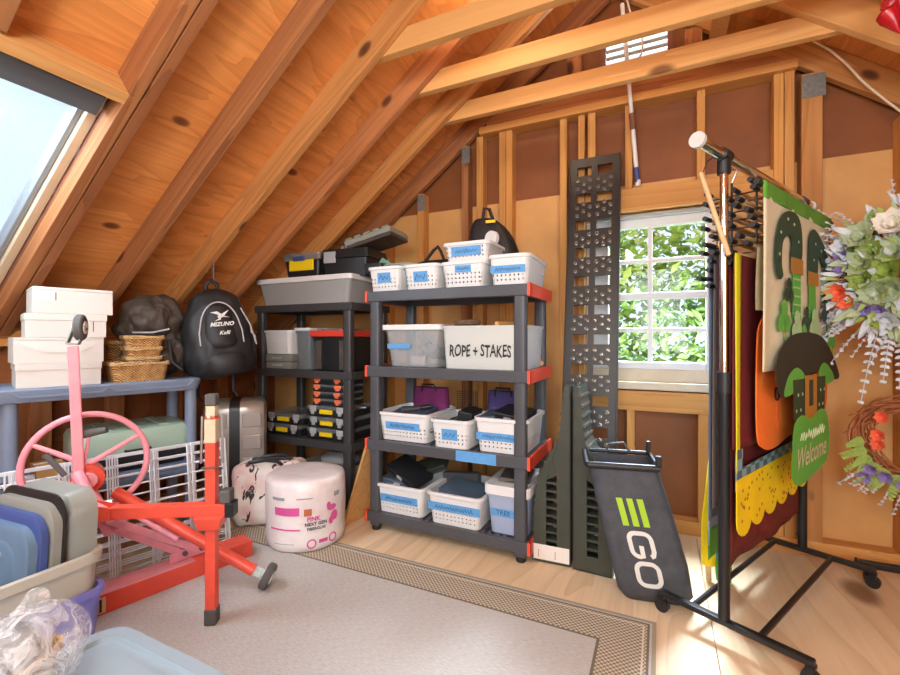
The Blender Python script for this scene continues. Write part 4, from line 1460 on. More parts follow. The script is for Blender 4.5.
MB().tube([(0.06, -0.12, 0.20), (0.05, -0.15, 0.08), (0.09, -0.16, 0.03), (0.10, -0.13, 0.01)], 0.010, 8).build('strap', 'pack', t, smooth=True)

# ---- wire grid panels leaning on the table
GA = TA
gl = ['pale wire grid panel at the front of the leaning stack', 'pale wire grid panel in the middle of the leaning stack', 'pale wire grid panel at the back of the stack, against the table legs']


def grid_panel(L, H_):
    g_ = MB()
    n = int(H_ / 0.046)
    for i in range(n + 1):
        z_ = i * H_ / n
        g_.cyl((0, 0, z_), (L, 0, z_), 0.0036, n=6)
    x = 0.0
    while x < L + 1e-3:
        for dx_ in (0.0, 0.020):
            if x + dx_ <= L + 0.03:
                g_.cyl((min(x + dx_, L), -0.005, 0), (min(x + dx_, L), -0.005, H_), 0.0036, n=6)
        x += 0.165
    return g_


for i in range(3):
    p = TN + TX * (-0.24 + 0.015 * i) + TY * (-0.155 + 0.030 * i)
    o = grid_panel(1.175 - 0.012 * i, 0.545 - 0.012 * i).build('wire_grid_panel', 'wire', None)
    tag(o, gl[i], 'wire panel', 'pale wire grid panels')
    o.location = (p.x, p.y, 0.013)
    o.rotation_euler = (Matrix.Rotation(GA, 3, 'Z') @ Matrix.Rotation(R(-8.5), 3, 'X')).to_euler()

# ================================================================== red and pink steel stand with a hand wheel (lying on its side)
t = thing('hoist_stand', 'faded pink and red steel stand with a big hand wheel and caster legs', 'steel stand', (0, 0, 0))
P = Vector((-1.546, 1.127, 0))
hub = Vector((-1.985, 0.868, 0.43))
hd = Vector((hub.x - P.x, hub.y - P.y, 0)).normalized()
rzp = math.atan2(hd.y, hd.x)


def at_rot(mb, loc, rz_):
    return Matrix.Translation(loc) @ Matrix.Rotation(rz_, 4, 'Z')


pm = MB()
tmp = MB().bb(-0.019, 0.019, -0.019, 0.019, 0.045, 0.80)
pm.add(tmp.v, tmp.f, at_rot(None, P, rzp))
pm.build('post', 'red', t, 0.004)
tmp = MB().bb(-0.022, 0.022, -0.022, 0.022, 0.0085, 0.07)
MB().add(tmp.v, tmp.f, at_rot(None, P, rzp)).build('rubber_foot', 'rubber', t, 0.005)
tmp = MB().bb(-0.017, 0.017, -0.017, 0.017, 0.80, 0.84).cyl((0, -0.03, 0.80), (0, 0.03, 0.80), 0.007, n=8)
MB().add(tmp.v, tmp.f, at_rot(None, P, rzp)).build('pivot_block', 'trim_beige', t, 0.003)
tmp = MB().bb(-0.020, 0.020, -0.020, 0.020, 0.84, 0.885)
MB().add(tmp.v, tmp.f, at_rot(None, P, rzp)).build('post_cap', 'rubber', t, 0.006)
tmp = MB().bb(-0.0205, 0.0205, -0.0205, 0.0205, 0.70, 0.79)
MB().add(tmp.v, tmp.f, at_rot(None, P, rzp)).build('sleeve', 'trim_beige', t, 0.003)
tmp = MB().tube([(-0.036, 0, 0.80), (-0.040, 0, 0.62)], 0.005, 8).tube([(0.036, 0, 0.80), (0.040, 0, 0.62)], 0.005, 8)
MB().add(tmp.v, tmp.f, at_rot(None, P, rzp)).build('bail_rod', 'steel', t, smooth=True)
tmp = MB().tube([(0.033 * math.cos(a), 0.033 * math.sin(a), 0.60 + 0.012 * math.sin(a)) for a in [k * PI / 6 for k in range(12)]], 0.004, 6, closed=True)
MB().add(tmp.v, tmp.f, at_rot(None, P, rzp)).build('wire_loop', 'rubber', t, smooth=True)
tmp = MB().box((0, 0, 0.40), (0.07, 0.07, 0.05), None, (1.5, 1.3))
MB().add(tmp.v, tmp.f, at_rot(None, P, rzp)).build('bracket', 'red', t, 0.004)
# crossbar
e0 = Vector((P.x, P.y, 0.445)) - hd * 0.075
e1 = Vector((hub.x, hub.y, 0.44)) + hd * 0.07
MB().bar(e0, Vector((P.x, P.y, 0.445)) + hd * 0.36, 0.042, 0.046).build('crossbar', 'red', t, 0.004)
MB().bar(e0 - hd * 0.012, e0 + hd * 0.02, 0.054, 0.056).build('crossbar_cap', 'black', t, 0.004)
MB().bar(e0 - hd * 0.0 + Vector((0, 0, 0.05)), e0 + hd * 0.04 + Vector((0, 0, 0.05)), 0.05, 0.05).build('rubber_pad', 'rubber', t, 0.006)
# flared gusset plates at the hub end
q0 = Vector((P.x, P.y, 0.445)) + hd * 0.35
nrm = Vector((-hd.y, hd.x, 0))
gp = MB()
for sgn in (-1, 1):
    a = [q0 + Vector((0, 0, -0.023)), q0 + Vector((0, 0, 0.023)), e1 + Vector((0, 0, 0.075)), e1 + Vector((0, 0, -0.045))]
    off = nrm * (0.022 * sgn)
    off2 = nrm * (0.026 * sgn)
    gp.loft([[tuple(x + off) for x in a], [tuple(x + off2) for x in a]])
gp.bar(e1 + Vector((0, 0, 0.02)) + hd * 0.0 - nrm * 0.03, e1 + Vector((0, 0, 0.02)) + nrm * 0.03, 0.008, 0.11)
gp.build('gusset', 'red', t, 0.002)
# back bracket with a bolt slot, behind the totes
MB().bar(e1 + Vector((0.0, 0, 0.08)), e1 + hd * 0.12 + Vector((0, 0, 0.08)), 0.06, 0.035).build('end_bracket', 'red', t, 0.004)
# tall upright with a caster at its top
u0, u1 = Vector((-2.074, 0.949, 0.26)), Vector((-2.106, 0.934, 1.065))
MB().bar(u0, u1, 0.036, 0.036, (0.9, -0.4, 0)).build('upright', 'pink', t, 0.005)


def caster(c, axis, r_, w_, fork_to, par):
    ax = Vector(axis).normalized()
    c = Vector(c)
    o = MB().tube([c - ax * w_ / 2, c - ax * w_ * 0.3, c + ax * w_ * 0.3, c + ax * w_ / 2], [r_ * 0.9, r_, r_, r_ * 0.9], 22).build('caster_wheel', 'rubber', par, smooth=True)
    MB().cyl(c - ax * (w_ / 2 + 0.004), c + ax * (w_ / 2 + 0.004), r_ * 0.5, n=16).build('wheel_hub', 'trim_white', o, smooth=True)
    fk = MB()
    f = Vector(fork_to)
    for s_ in (-1, 1):
        fk.bar(c + ax * (s_ * (w_ / 2 + 0.006)), f + ax * (s_ * (w_ / 2 + 0.004)), 0.004, r_ * 0.7, ax.cross(f - c).normalized())
    fk.bar(f - ax * (w_ / 2 + 0.006), f + ax * (w_ / 2 + 0.006), r_ * 0.7, 0.006, (f - c).normalized())
    fk.build('caster_fork', 'galv', par)
    return o


caster(u1 + Vector((0.01, 0.02, 0.075)), (0.62, 0.78, 0), 0.052, 0.028, u1 + Vector((0, 0, 0.01)), t)
# big hand wheel
wc = Vector((-2.165, 1.012, 0.572))
wn = Vector((0.905, -0.42, 0.05)).normalized()
wu = Vector((0, 0, 1)).cross(wn).normalized()
wv = wn.cross(wu)
MB().tube([wc + (wu * math.cos(a) + wv * math.sin(a)) * 0.205 for a in [2 * PI * k / 48 for k in range(48)]], 0.0125, 10, closed=True).build('hand_wheel', 'pink', t, smooth=True)
sp_ = MB()
for a in (0.5, 2.6, 4.7):
    sp_.tube([wc + wn * 0.03, wc + (wu * math.cos(a) + wv * math.sin(a)) * 0.2], [0.012, 0.009], 8)
sp_.build('wheel_spoke', 'pink', t, smooth=True)
# hub drum, gearbox and arms
MB().cyl(wc - wn * 0.02 + Vector((0.0, 0.0, -0.05)), wc + wn * 0.09 + Vector((0.0, 0.0, -0.05)), 0.056, n=24).build('drum', 'red', t, 0.004, smooth=True)
MB().cyl(wc + wn * 0.09 + Vector((0, 0, -0.05)), wc + wn * 0.12 + Vector((0, 0, -0.05)), 0.032, n=18).build('drum_cap', 'pink', t, 0.003, smooth=True)
g2 = MB()
for (a, b_, w_) in (((-2.09, 0.93, 0.50), (-2.20, 0.86, 0.40), 0.05), ((-2.06, 0.96, 0.42), (-1.96, 1.06, 0.36), 0.045), ((-2.10, 0.98, 0.48), (-2.02, 1.03, 0.30), 0.05)):
    g2.bar(a, b_, w_, w_ * 0.8)
g2.build('gearbox', 'pink', t, 0.008)
for (a, b_) in (((-2.07, 0.93, 0.48), (-2.03, 1.0, 0.40)), ((-2.05, 0.95, 0.46), (-2.12, 0.88, 0.44)), ((-1.99, 1.0, 0.44), (-2.02, 1.04, 0.38))):
    MB().cyl(a, b_, 0.012, n=6).cyl(b_, tuple(Vector(b_) + (Vector(b_) - Vector(a)).normalized() * 0.012), 0.02, n=6).build('bolt', 'steel', t)
MB().tube([(-2.075, 0.935, 0.56), (-2.00, 0.93, 0.50), (-1.86, 0.945, 0.415)], [0.022, 0.022, 0.020], 10).build('strut', 'pink', t, smooth=True)
MB().tube([(-2.09, 0.94, 0.52), (-2.17, 0.88, 0.44)], 0.018, 8).build('strut', 'pink', t, smooth=True)
MB().tube([(-2.105, 0.96, 0.53), (-2.085, 0.975, 0.675), (-2.082, 0.975, 0.70)], 0.007, 8).build('crank_rod', 'pink', t, smooth=True)
MB().tube([(-2.115, 0.955, 0.705), (-2.09, 0.97, 0.712), (-2.03, 1.015, 0.725)], [0.016, 0.018, 0.012], 10).build('crank_handle', 'rubber', t, smooth=True)
MB().tube([(-2.135, 0.92, 0.55), (-2.165, 0.885, 0.62), (-2.175, 0.872, 0.64)], [0.010, 0.012, 0.014], 8).build('lever', 'rubber', t, smooth=True)
# long diagonal leg with a caster
d0, d1 = Vector((-2.10, 1.08, 0.44)), Vector((-1.595, 1.362, 0.085))
MB().tube([d0, d1], 0.024, 14).build('diagonal_leg', 'red', t, smooth=True)
MB().tube([d0 + Vector((0, 0, -0.045)), d0.lerp(d1, 0.45) + Vector((0, 0, -0.05))], 0.014, 10).build('brace_rod', 'pink', t, smooth=True)
caster(d1 + Vector((0.05, 0.03, -0.027)), (0.80, 0.42, -0.42), 0.055, 0.034, d1 + Vector((0.004, 0.002, 0)), t)
# channel on the floor with two pink braces up to the hub
c0, c1 = Vector((-2.055, 0.90, 0.046)), Vector((-1.893, 1.575, 0.046))
cd = (c1 - c0).normalized()
cn = Vector((-cd.y, cd.x, 0))
ch = MB()
ch = MB().bar(c0 + Vector((0, 0, 0.036)), c1 + Vector((0, 0, 0.036)), 0.11, 0.007)
for s_ in (-1, 1):
    ch.bar(c0 + cn * (0.052 * s_), c1 + cn * (0.052 * s_), 0.007, 0.075)
ch.build('floor_channel', 'red', t, 0.002)
MB().bar(c0 + Vector((0, 0, 0.0405)) + cd * 0.0, c0.lerp(c1, 0.62) + Vector((0, 0, 0.0405)), 0.108, 0.003).build('channel_plate', 'pink', t)
lb = c0 - cn * 0.0565
MB().bar(lb + cd * 0.02, lb + cd * 0.10, 0.002, 0.06).build('warning_label', plain('cream_label', '#e3cf9a', 0.6), t)
lb2 = c0 - cn * 0.0575
s3 = MB()
for k in range(3):
    s3.bar(lb2 + cd * (0.035 + 0.022 * k), lb2 + cd * (0.043 + 0.022 * k), 0.002, 0.05)
s3.build('label_bars', 'black', t)
cm = c0.lerp(c1, 0.58) + Vector((0, 0, 0.045))
for k, (off, top) in enumerate(((0.0, Vector((-2.06, 0.98, 0.36))), (0.06, Vector((-2.00, 1.0, 0.37))))):
    MB().bar(cm + cd * off + Vector((0, 0, 0.02)), top, 0.03, 0.012, (0.8, -0.5, 0.3)).build('brace', 'pink', t, 0.002)
MB().bar(cm - cd * 0.06 + Vector((0, 0, 0.02)), cm + cd * 0.12 + Vector((0, 0, 0.02)), 0.012, 0.045).build('brace_plate', 'pink', t, 0.002)
for k in (0.0, 0.07):
    MB().cyl(tuple(cm + cd * k + Vector((0, 0, 0.025)) - cn * 0.004), tuple(cm + cd * k + Vector((0, 0, 0.025)) - cn * 0.018), 0.011, n=6).build('bolt', 'rubber', t)

# ================================================================== totes near the camera
t = thing('storage_tote', 'periwinkle tote under the beige one, at the foot of the pink stand', 'storage tote', (-1.822, 0.552, 0.009))
open_bin(MB(), 0.43, 0.50, 0.30, 0.9, 0.004, 0.010, 0.02, 0.04).build('tub', 'purple', t, smooth=True)
t = thing('storage_tote', 'beige open tote holding upright lids, nested in the periwinkle tote', 'storage tote', (-1.815, 0.552, 0.060))
open_bin(MB(), 0.415, 0.485, 0.365, 0.9, 0.005, 0.014, 0.028, 0.05).build('tub', 'tote_beige', t, smooth=True)
MB().loft([rrect(0.43, 0.50, 0.05, 0.30), rrect(0.43, 0.50, 0.05, 0.312)]).build('rib', 'tote_beige', t, smooth=True) if False else None


def standing_lid(label, y, h, w_, mat, x1, th=0.035, tilt=6, tub=0.0, cat='lid', panel=None):
    """lid on edge; face to local -y, x1 = world x of its edge near the rug"""
    t_ = thing('tote_cover' if not tub else 'storage_bin', label, cat, (x1 - 0.052 - w_ / 2, y, 0.070), rot=Euler((R(-tilt), 0, R(4))))
    lo = [(x, 0, z) for x, z, _ in rrect(w_, h, 0.07, 0, 6, 0, h / 2)]

    def sec(ins, y_):
        return [(x, y_, z) for x, z, _ in rrect(w_ - ins, h - ins, 0.07, 0, 6, 0, h / 2)]
    if tub:
        MB().loft([sec(0.05, 0.0), sec(0.02, 0.015), sec(0.0, tub)]).build('shell', mat, t_, smooth=True)
    else:
        MB().loft([sec(0.02, 0.0), sec(0.0, 0.008), sec(0.0, th), sec(0.03, th)]).build('rim', mat, t_, smooth=True)
        MB().loft([sec(0.10, -0.006), sec(0.085, 0.0005)]).build('panel', panel or mat, t_, smooth=True)
    return t_


standing_lid('light grey bin standing on end at the back of the beige tote', 0.690, 0.545, 0.36, 'lid_grey', -1.580, tub=0.075, tilt=2, cat='storage bin')
standing_lid('black lid on edge between the light grey bin and the slate lids', 0.668, 0.545, 0.35, 'black', -1.582, th=0.014, tilt=2)
standing_lid('pale grey lid on edge in front of the black lid', 0.634, 0.525, 0.345, 'lid_grey', -1.580, th=0.03, tilt=3)
standing_lid('navy blue lid on edge between pale grey and slate lids', 0.605, 0.50, 0.34, 'navy', -1.577, th=0.025, tilt=3)
t = standing_lid('slate blue lid with a moulded slot, nearest in the beige tote', 0.570, 0.475, 0.335, 'tote_blue', -1.578, th=0.03, tilt=4)
MB().tube([(0.02, -0.008, 0.40), (0.06, -0.008, 0.395)], 0.007, 8).build('slot', 'latch', t, smooth=True)

t = thing('storage_tote', 'grey blue lidded tote lying nearest in front of the rug', 'storage tote', (-1.02, 0.395, 0.009))
closed_bin(MB(), 0.55, 0.53, 0.285, 0.9, 0.05).build('tub', 'tote_grey', t, smooth=True)
l_ = MB()
l_.loft([rrect(0.60, 0.585, 0.07, 0.286, 6), rrect(0.605, 0.59, 0.07, 0.315, 6), rrect(0.59, 0.575, 0.065, 0.328, 6), rrect(0.53, 0.515, 0.05, 0.328, 6),
         rrect(0.52, 0.505, 0.05, 0.318, 6), rrect(0.47, 0.455, 0.05, 0.318, 6), rrect(0.46, 0.445, 0.05, 0.326, 6)])
l_.build('lid', 'tote_grey', t, smooth=True, angle=25)

# clear plastic bag with baskets inside, slumped on the lid
m, nt, b = newmat('clear_film')
b.inputs['Base Color'].default_value = S('#eef1f3')
b.inputs['Roughness'].default_value = 0.12
tr = N(nt, 'ShaderNodeBsdfTransparent')
mx = N(nt, 'ShaderNodeMixShader')
v = objcoord(nt)
nz = noise(nt, v, 14.0, 4, 0.65, 1.2)
nt.links.new(ramp(nt, nz, [(0.42, (0.10, 0.10, 0.10, 1)), (0.58, (0.55, 0.55, 0.55, 1)), (0.66, (0.12, 0.12, 0.12, 1))]), mx.inputs[0])
nt.links.new(tr.outputs[0], mx.inputs[1])
nt.links.new(b.outputs[0], mx.inputs[2])
nt.links.new(mx.outputs[0], nt.nodes['Material Output'].inputs['Surface'])
bump(nt, b, nz, 0.8, 0.02)
M['film'] = m
t = thing('plastic_bag', 'crinkled clear plastic bag slumped on the grey blue lid', 'plastic bag', (-1.235, 0.455, 0.338))
bm_ = MB().ell((0, 0, 0.085), (0.115, 0.125, 0.085), 26, 16)
q = random.Random(11)
bm_.v = [(x + 0.011 * math.sin(38 * y + 21 * z_) + q.uniform(-0.004, 0.004), y + 0.010 * math.sin(33 * x + 30 * z_), max(0.0, z_ + 0.008 * math.sin(41 * x + 29 * y))) for x, y, z_ in bm_.v]
bm_.build('film', 'film', t, smooth=True)
MB().tube([(0.0, 0.0, 0.150), (-0.03, 0.02, 0.168), (-0.06, 0.05, 0.160)], [0.03, 0.014, 0.026], 10).build('twisted_neck', 'film', t, smooth=True)
wicker('small brown basket inside the clear plastic bag', (-1.24, 0.44, 0.344), 0.13, 0.12, 0.08, R(30), 'wicker_d')
o = MB().ell((0, 0, 0.03), (0.06, 0.05, 0.03), 12, 8).build('cloth_bundle', plain('grey_lace', '#8a8a88', 0.85, 0, 0.4, 30, 0.5), None, smooth=True)
tag(o, 'grey lacy bundle on the small basket inside the clear bag', 'cloth')
place(o, (-1.24, 0.44, 0.425))

# ================================================================== wrapped roll, printed bag
t = thing('insulation_roll', 'white plastic-wrapped insulation roll with pink and black print standing on the rug', 'insulation roll', (-1.752, 1.842, 0.008), R(0))
RR, RH = 0.208, 0.355
m, nt, b = newmat('printed_wrap')
v = objcoord(nt, vary=False)
nz = noise(nt, v, 7.0, 4)
nt.links.new(ramp(nt, nz, [(0.35, S('#e6d6d4')), (0.6, S('#f3ece8'))]), b.inputs['Base Color'])
b.inputs['Roughness'].default_value = 0.3
bump(nt, b, noise(nt, v, 16.0, 4, 0.6, 0.8), 0.5, 0.012)
M['wrap'] = m
pf = [(RR - 0.02, 0.0), (RR - 0.006, 0.012), (RR, 0.05), (RR - 0.002, 0.12), (RR, 0.2), (RR + 0.001, 0.29), (RR - 0.001, 0.333), (RR - 0.008, 0.350), (RR - 0.022, 0.358), (RR - 0.07, 0.360), (0.04, 0.356)]
lw = MB().lathe(pf, 48)
lw.v = [(x * (1 + 0.008 * math.sin(7 * math.atan2(y, x) + 20 * z_)), y * (1 + 0.008 * math.sin(7 * math.atan2(y, x) + 20 * z_)), z_) for x, y, z_ in lw.v]
lw.build('wrap', 'wrap', t, smooth=True, angle=60)
M['pinkprint'] = plain('pink_print', '#d9589a', 0.45)
M['rustprint'] = plain('rust_print', '#c06a44', 0.5)
M['greyprint'] = plain('grey_print', '#9aa0a0', 0.5)
cam_a = math.atan2(-1.842, 1.752)         # towards the camera


def wrapped(mb, verts, faces, u0, z0):
    vs = []
    r_ = RR * 1.0 + 0.004
    for x, z_ in verts:
        a = cam_a + (u0 + x) / r_
        k = 1 + 0.008 * math.sin(7 * a + 20 * (z0 + z_))
        vs.append((r_ * k * math.cos(a), r_ * k * math.sin(a), z0 + z_))
    mb.add(vs, faces)


def wtext(s_, size, u0, z0, mat, bold=0.0):
    vs, fs = text_geo(s_, size, 0, bold)
    mb = MB()
    wrapped(mb, [(x, y) for x, y, _ in vs], fs, u0, z0)
    return mb.build('lettering', mat, t)


def wband(u0, u1, z0, z1, mat):
    mb = MB()
    n = max(2, int((u1 - u0) / 0.012))
    vs, fs = [], []
    for i in range(n + 1):
        x = u0 + (u1 - u0) * i / n
        vs += [(x, z0), (x, z1)]
    for i in range(n):
        fs.append((2 * i, 2 * i + 2, 2 * i + 3, 2 * i + 1))
    wrapped(mb, vs, fs, 0, 0)
    return mb.build('printed_band', mat, t)


wband(-0.17, -0.035, 0.195, 0.235, 'pinkprint')
wband(-0.20, -0.03, 0.120, 0.128, 'pinkprint')
wband(-0.175, -0.06, 0.050, 0.053, 'greyprint')
wband(-0.185, -0.11, 0.27, 0.285, 'greyprint')
wband(-0.05, 0.03, 0.275, 0.281, 'greyprint')
wband(-0.012, 0.026, 0.190, 0.225, 'rustprint')
wtext('PINK', 0.030, 0.035, 0.172, 'pinkprint', 0.0012)
wtext('NEXT GEN', 0.023, 0.048, 0.146, 'blackink', 0.0008)
wtext('FIBERGLAS', 0.020, 0.050, 0.122, 'blackink', 0.0006)
for k in range(2):
    mb = MB()
    n = 24
    u0, z0, r1, r2 = (0.025 + k * 0.115, 0.048 + 0.006 * k, 0.024, 0.017)
    vs = [(u0 + r1 * math.cos(2 * PI * i / n), z0 + r1 * math.sin(2 * PI * i / n)) for i in range(n)] + [(u0 + r2 * math.cos(2 * PI * i / n), z0 + r2 * math.sin(2 * PI * i / n)) for i in range(n)]
    fs = [(i, (i + 1) % n, n + (i + 1) % n, n + i) for i in range(n)]
    wrapped(mb, vs, fs, 0, 0)
    mb.build('printed_ring', 'pinkprint', t)
wband(0.062, 0.11, 0.044, 0.062, 'pinkprint')
for k, (u0, z0, r1, r2) in enumerate(((0.135, 0.21, 0.030, 0.016), (0.150, 0.165, 0.024, 0.026), (0.128, 0.145, 0.014, 0.02), (0.115, 0.225, 0.012, 0.018))):
    mb = MB()
    wrapped(mb, [(r1 * math.cos(a), r2 * math.sin(a)) for a in [2 * PI * i / 16 for i in range(16)]], [tuple(range(16))], u0, z0)
    mb.build('printed_mark', 'pinkprint', t)
wband(0.15, 0.19, 0.26, 0.285, 'greyprint')

m, nt, b = newmat('branch_print')
v = objcoord(nt, (1, 1, 0.45), False)
vo = N(nt, 'ShaderNodeTexNoise')
vo.inputs['Scale'].default_value = 17.0
vo.inputs['Detail'].default_value = 6
vo.inputs['Distortion'].default_value = 1.5
nt.links.new(v, vo.inputs['Vector'])
pk = noise(nt, objcoord(nt, vary=False), 8.0, 2)
base = ramp(nt, pk, [(0.4, S('#efe6dc')), (0.62, S('#e5bfb8'))])
nt.links.new(mixc(nt, ramp(nt, vo.outputs['Fac'], [(0.60, (0, 0, 0, 1)), (0.63, (1, 1, 1, 1))]), base, S('#2b2a2c')), b.inputs['Base Color'])
b.inputs['Roughness'].default_value = 0.6
M['branch'] = m
t = thing('tote_bag', 'white and pink tote bag with dark branch print and black handles', 'bag', (-2.10, 1.915, 0.0), R(33))
crumple(MB().loft([rrect(0.38, 0.18, 0.04, 0.0), rrect(0.41, 0.20, 0.05, 0.06), rrect(0.41, 0.20, 0.05, 0.22), rrect(0.40, 0.18, 0.04, 0.33), rrect(0.37, 0.15, 0.03, 0.375)]).build('body', 'branch', t, smooth=True, subsurf=3), 0.03, 0.08)
for y, x in ((-0.06, -0.02), (0.05, 0.02)):
    MB().tube([(x - 0.10, y, 0.35), (x - 0.07, y - 0.05, 0.385), (x + 0.02, y - 0.06, 0.40), (x + 0.08, y - 0.04, 0.385), (x + 0.10, y, 0.35)], 0.011, 8).build('handle', 'black', t, smooth=True)
MB().bb(-0.10, 0.12, -0.03, 0.01, 0.372, 0.390).build('zip_flap', 'black', t, 0.006)
# ================================================================== long dark loading ramp leaning on the header
t = thing('loading_ramp', 'tall dark loading ramp with square holes leaning beside the window', 'loading ramp', (-0.35, 2.372, 0.004), rot=Euler((R(-9.6), 0, R(0))))
RWD, RL = 0.275, 2.205
nrow = 13
per = RL / nrow
pl = MB()
for x0, x1 in ((-RWD / 2, -RWD / 2 + 0.038), (-0.017, 0.017), (RWD / 2 - 0.038, RWD / 2)):
    pl.bb(x0, x1, 0, 0.016, 0, RL)
hole = 0.058
for k in range(nrow + 1):
    za = 0 if k == 0 else k * per - per / 2 + hole / 2
    zb = RL if k == nrow else (k + 1) * per - per / 2 - hole / 2
    for x0, x1 in ((-RWD / 2 + 0.038, -0.017), (0.017, RWD / 2 - 0.038)):
        pl.bb(x0, x1, 0, 0.016, za, zb)
pl.build('deck', 'ramp', t)
for sx in (-1, 1):
    MB().bb(sx * RWD / 2 - (0 if sx > 0 else 0.008), sx * RWD / 2 + (0.008 if sx > 0 else 0), -0.006, 0.045, 0, RL).build('side_rail', 'ramp', t, 0.002)
nb = MB()
for k in range(1, nrow):
    zc = k * per
    for sx in (-1, 1):
        for (dx_, dz) in ((-0.036, 0.024), (0.0, 0.0), (0.036, 0.024), (-0.036, -0.026), (0.034, -0.026), (0.0, 0.046 if k % 2 else -0.044)):
            nb.lathe([(0.0125, 0.0), (0.0125, 0.006), (0.008, 0.007), (0.0065, 0.001)], 10,
                     Matrix.Translation((sx * 0.058 + dx_, 0.0, zc + dz)) @ Matrix.Rotation(R(90), 4, 'X'))
nb.build('rivet_pattern', 'nub', t, smooth=True)

# ================================================================== olive car ramps standing on their ends
def car_ramp(label, x, mirror, y, label_plate):
    t_ = thing('car_ramp', label, 'car ramp', (x, y, 0.004), R(2 if mirror else -3))
    s_ = -1 if mirror else 1
    H_, W_ = 0.865, 0.178
    # outline of the side web: seam edge at x=0, the sloping tread runs up to the tip
    def X(v):
        return s_ * v
    w_ = MB()
    def web(poly, y0, y1):
        p = [(X(a), b_) for a, b_ in poly]
        if s_ < 0:
            p = p[::-1]
        w_.loft([[(a, y0, b_) for a, b_ in p][::-1], [(a, y1, b_) for a, b_ in p][::-1]])
    # x measured from the seam outwards
    slot0, slot1 = (0.065, 0.115)
    for y0, y1 in ((0.0, 0.006), (0.19, 0.196)):
        web([(0, 0), (slot0, 0), (slot0, 0.43), (0.085, 0.50), (0.055, H_ * 0.70), (0.028, H_), (0, H_)], y0, y1)
        web([(slot1, 0), (W_, 0), (W_, 0.24), (0.155, 0.42), (0.085, 0.50), (slot1, 0.40)], y0, y1)
        web([(0.085, 0.50), (0.155, 0.42), (0.055, H_ * 0.70)], y0, y1)
        web([(slot0, 0), (slot1, 0), (slot1, 0.075), (slot0, 0.075)], y0, y1)
        web([(slot0, 0.43), (slot1, 0.40), (0.085, 0.50)], y0, y1)
    w_.build('side_web', 'olive', t_, 0.002)
    for k in range(8):
        z_ = 0.108 + k * 0.040
        MB().bb(*sorted((X(slot0), X(slot1))), 0.004, 0.060, z_ - 0.005, z_ + 0.005).build('ladder_rib', 'olive', t_)
    # tread: plate following the sloping edge with raised rungs
    tr_ = MB()
    edge = [(W_, 0.0), (W_, 0.24), (0.155, 0.42), (0.055, H_ * 0.70), (0.028, H_)]
    for (a, b_) in zip(edge[:-1], edge[1:]):
        tr_.bar((X(a[0] - 0.006), 0.098, a[1]), (X(b_[0] - 0.006), 0.098, b_[1]), 0.184, 0.008, (s_, 0, 0.2))
    tr_.build('tread', 'olive', t_)
    rg = MB()
    for k in range(16):
        z_ = 0.10 + k * 0.048
        for (a, b_) in zip(edge[:-1], edge[1:]):
            if a[1] <= z_ < b_[1]:
                f = (z_ - a[1]) / (b_[1] - a[1])
                xx = a[0] + (b_[0] - a[0]) * f
                rg.bb(*sorted((X(xx - 0.004), X(xx + 0.007))), 0.012, 0.184, z_ - 0.006, z_ + 0.006)
    rg.build('tread_rung', 'nub', t_)
    MB().bb(*sorted((X(0.0), X(0.006))), 0.0, 0.196, 0.0, H_).build('back_edge', 'olive', t_)
    MB().bb(*sorted((X(0.0), X(W_))), 0.0, 0.196, 0.0, 0.008).build('base_edge', 'olive', t_)
    if label_plate:
        pl_ = MB().bb(*sorted((X(0.005), X(W_ - 0.002))), -0.0015, -0.0003, 0.012, 0.085).build('paper_label', 'label', t_)
        MB().bb(*sorted((X(0.07), X(0.073))), -0.0022, -0.0016, 0.022, 0.06).bb(*sorted((X(0.15), X(0.153))), -0.0022, -0.0016, 0.022, 0.06).build('label_mark', 'rustprint', pl_)
    return t_


car_ramp('olive plastic car ramp on end with a white paper label at its foot', -0.385, True, 2.140, True)
car_ramp('olive plastic car ramp on end whose rungs face the black mower bag', -0.372, False, 2.130, False)

# ================================================================== black mower bag
t = thing('mower_bag', 'black fabric mower collection bag with EGO lettering standing open on the floor', 'mower bag', (-0.074, 2.080, 0.006), R(12))
# sections: (z, xshift, halfwidth, halfdepth, yshift)
secs = [(0.0, 0.045, 0.122, 0.085, 0.0), (0.04, 0.04, 0.145, 0.108, 0.0), (0.16, 0.015, 0.150, 0.112, 0.0), (0.36, -0.035, 0.145, 0.112, 0.0), (0.555, -0.088, 0.138, 0.108, 0.0)]
lo = []
for z_, sx, hw, hd_, sy in secs:
    lo.append(rrect(2 * hw, 2 * hd_, 0.035, z_, 4, sx, sy))
ins = []
for z_, sx, hw, hd_, sy in reversed(secs):
    ins.append(rrect(2 * hw - 0.012, 2 * hd_ - 0.012, 0.03, z_ + (0.008 if z_ < 0.5 else 0), 4, sx, sy))
bgm = MB().loft(lo + ins)
q = random.Random(5)
bgm.build('fabric_body', 'bagcloth', t, smooth=True, angle=70)
rim = rrect(0.285, 0.225, 0.03, 0.565, 4, -0.090, 0)
rim2 = [(x, y, 0.555 + (0.0 if y < 0 else 0.012)) for x, y, z_ in rim]
MB().tube(rim2, 0.010, 10, closed=True).build('rim_frame', 'black', t, smooth=True)
MB().cyl((-0.23, -0.112, 0.560), (0.052, -0.112, 0.560), 0.014, n=12).build('front_bar', 'black', t, smooth=True)
MB().box((0.048, -0.105, 0.585), (0.022, 0.02, 0.05)).build('hook', 'black', t, 0.004)
MB().box((0.048, 0.10, 0.60), (0.018, 0.02, 0.05)).build('hook', 'black', t, 0.004)
MB().tube([(0.06, 0.02, 0.43), (0.095, 0.01, 0.40), (0.115, 0.0, 0.33), (0.105, 0.0, 0.27), (0.08, 0.01, 0.22)], 0.010, 8).build('strap', plain('grey_webbing', '#8090a8', 0.7), t, smooth=True)
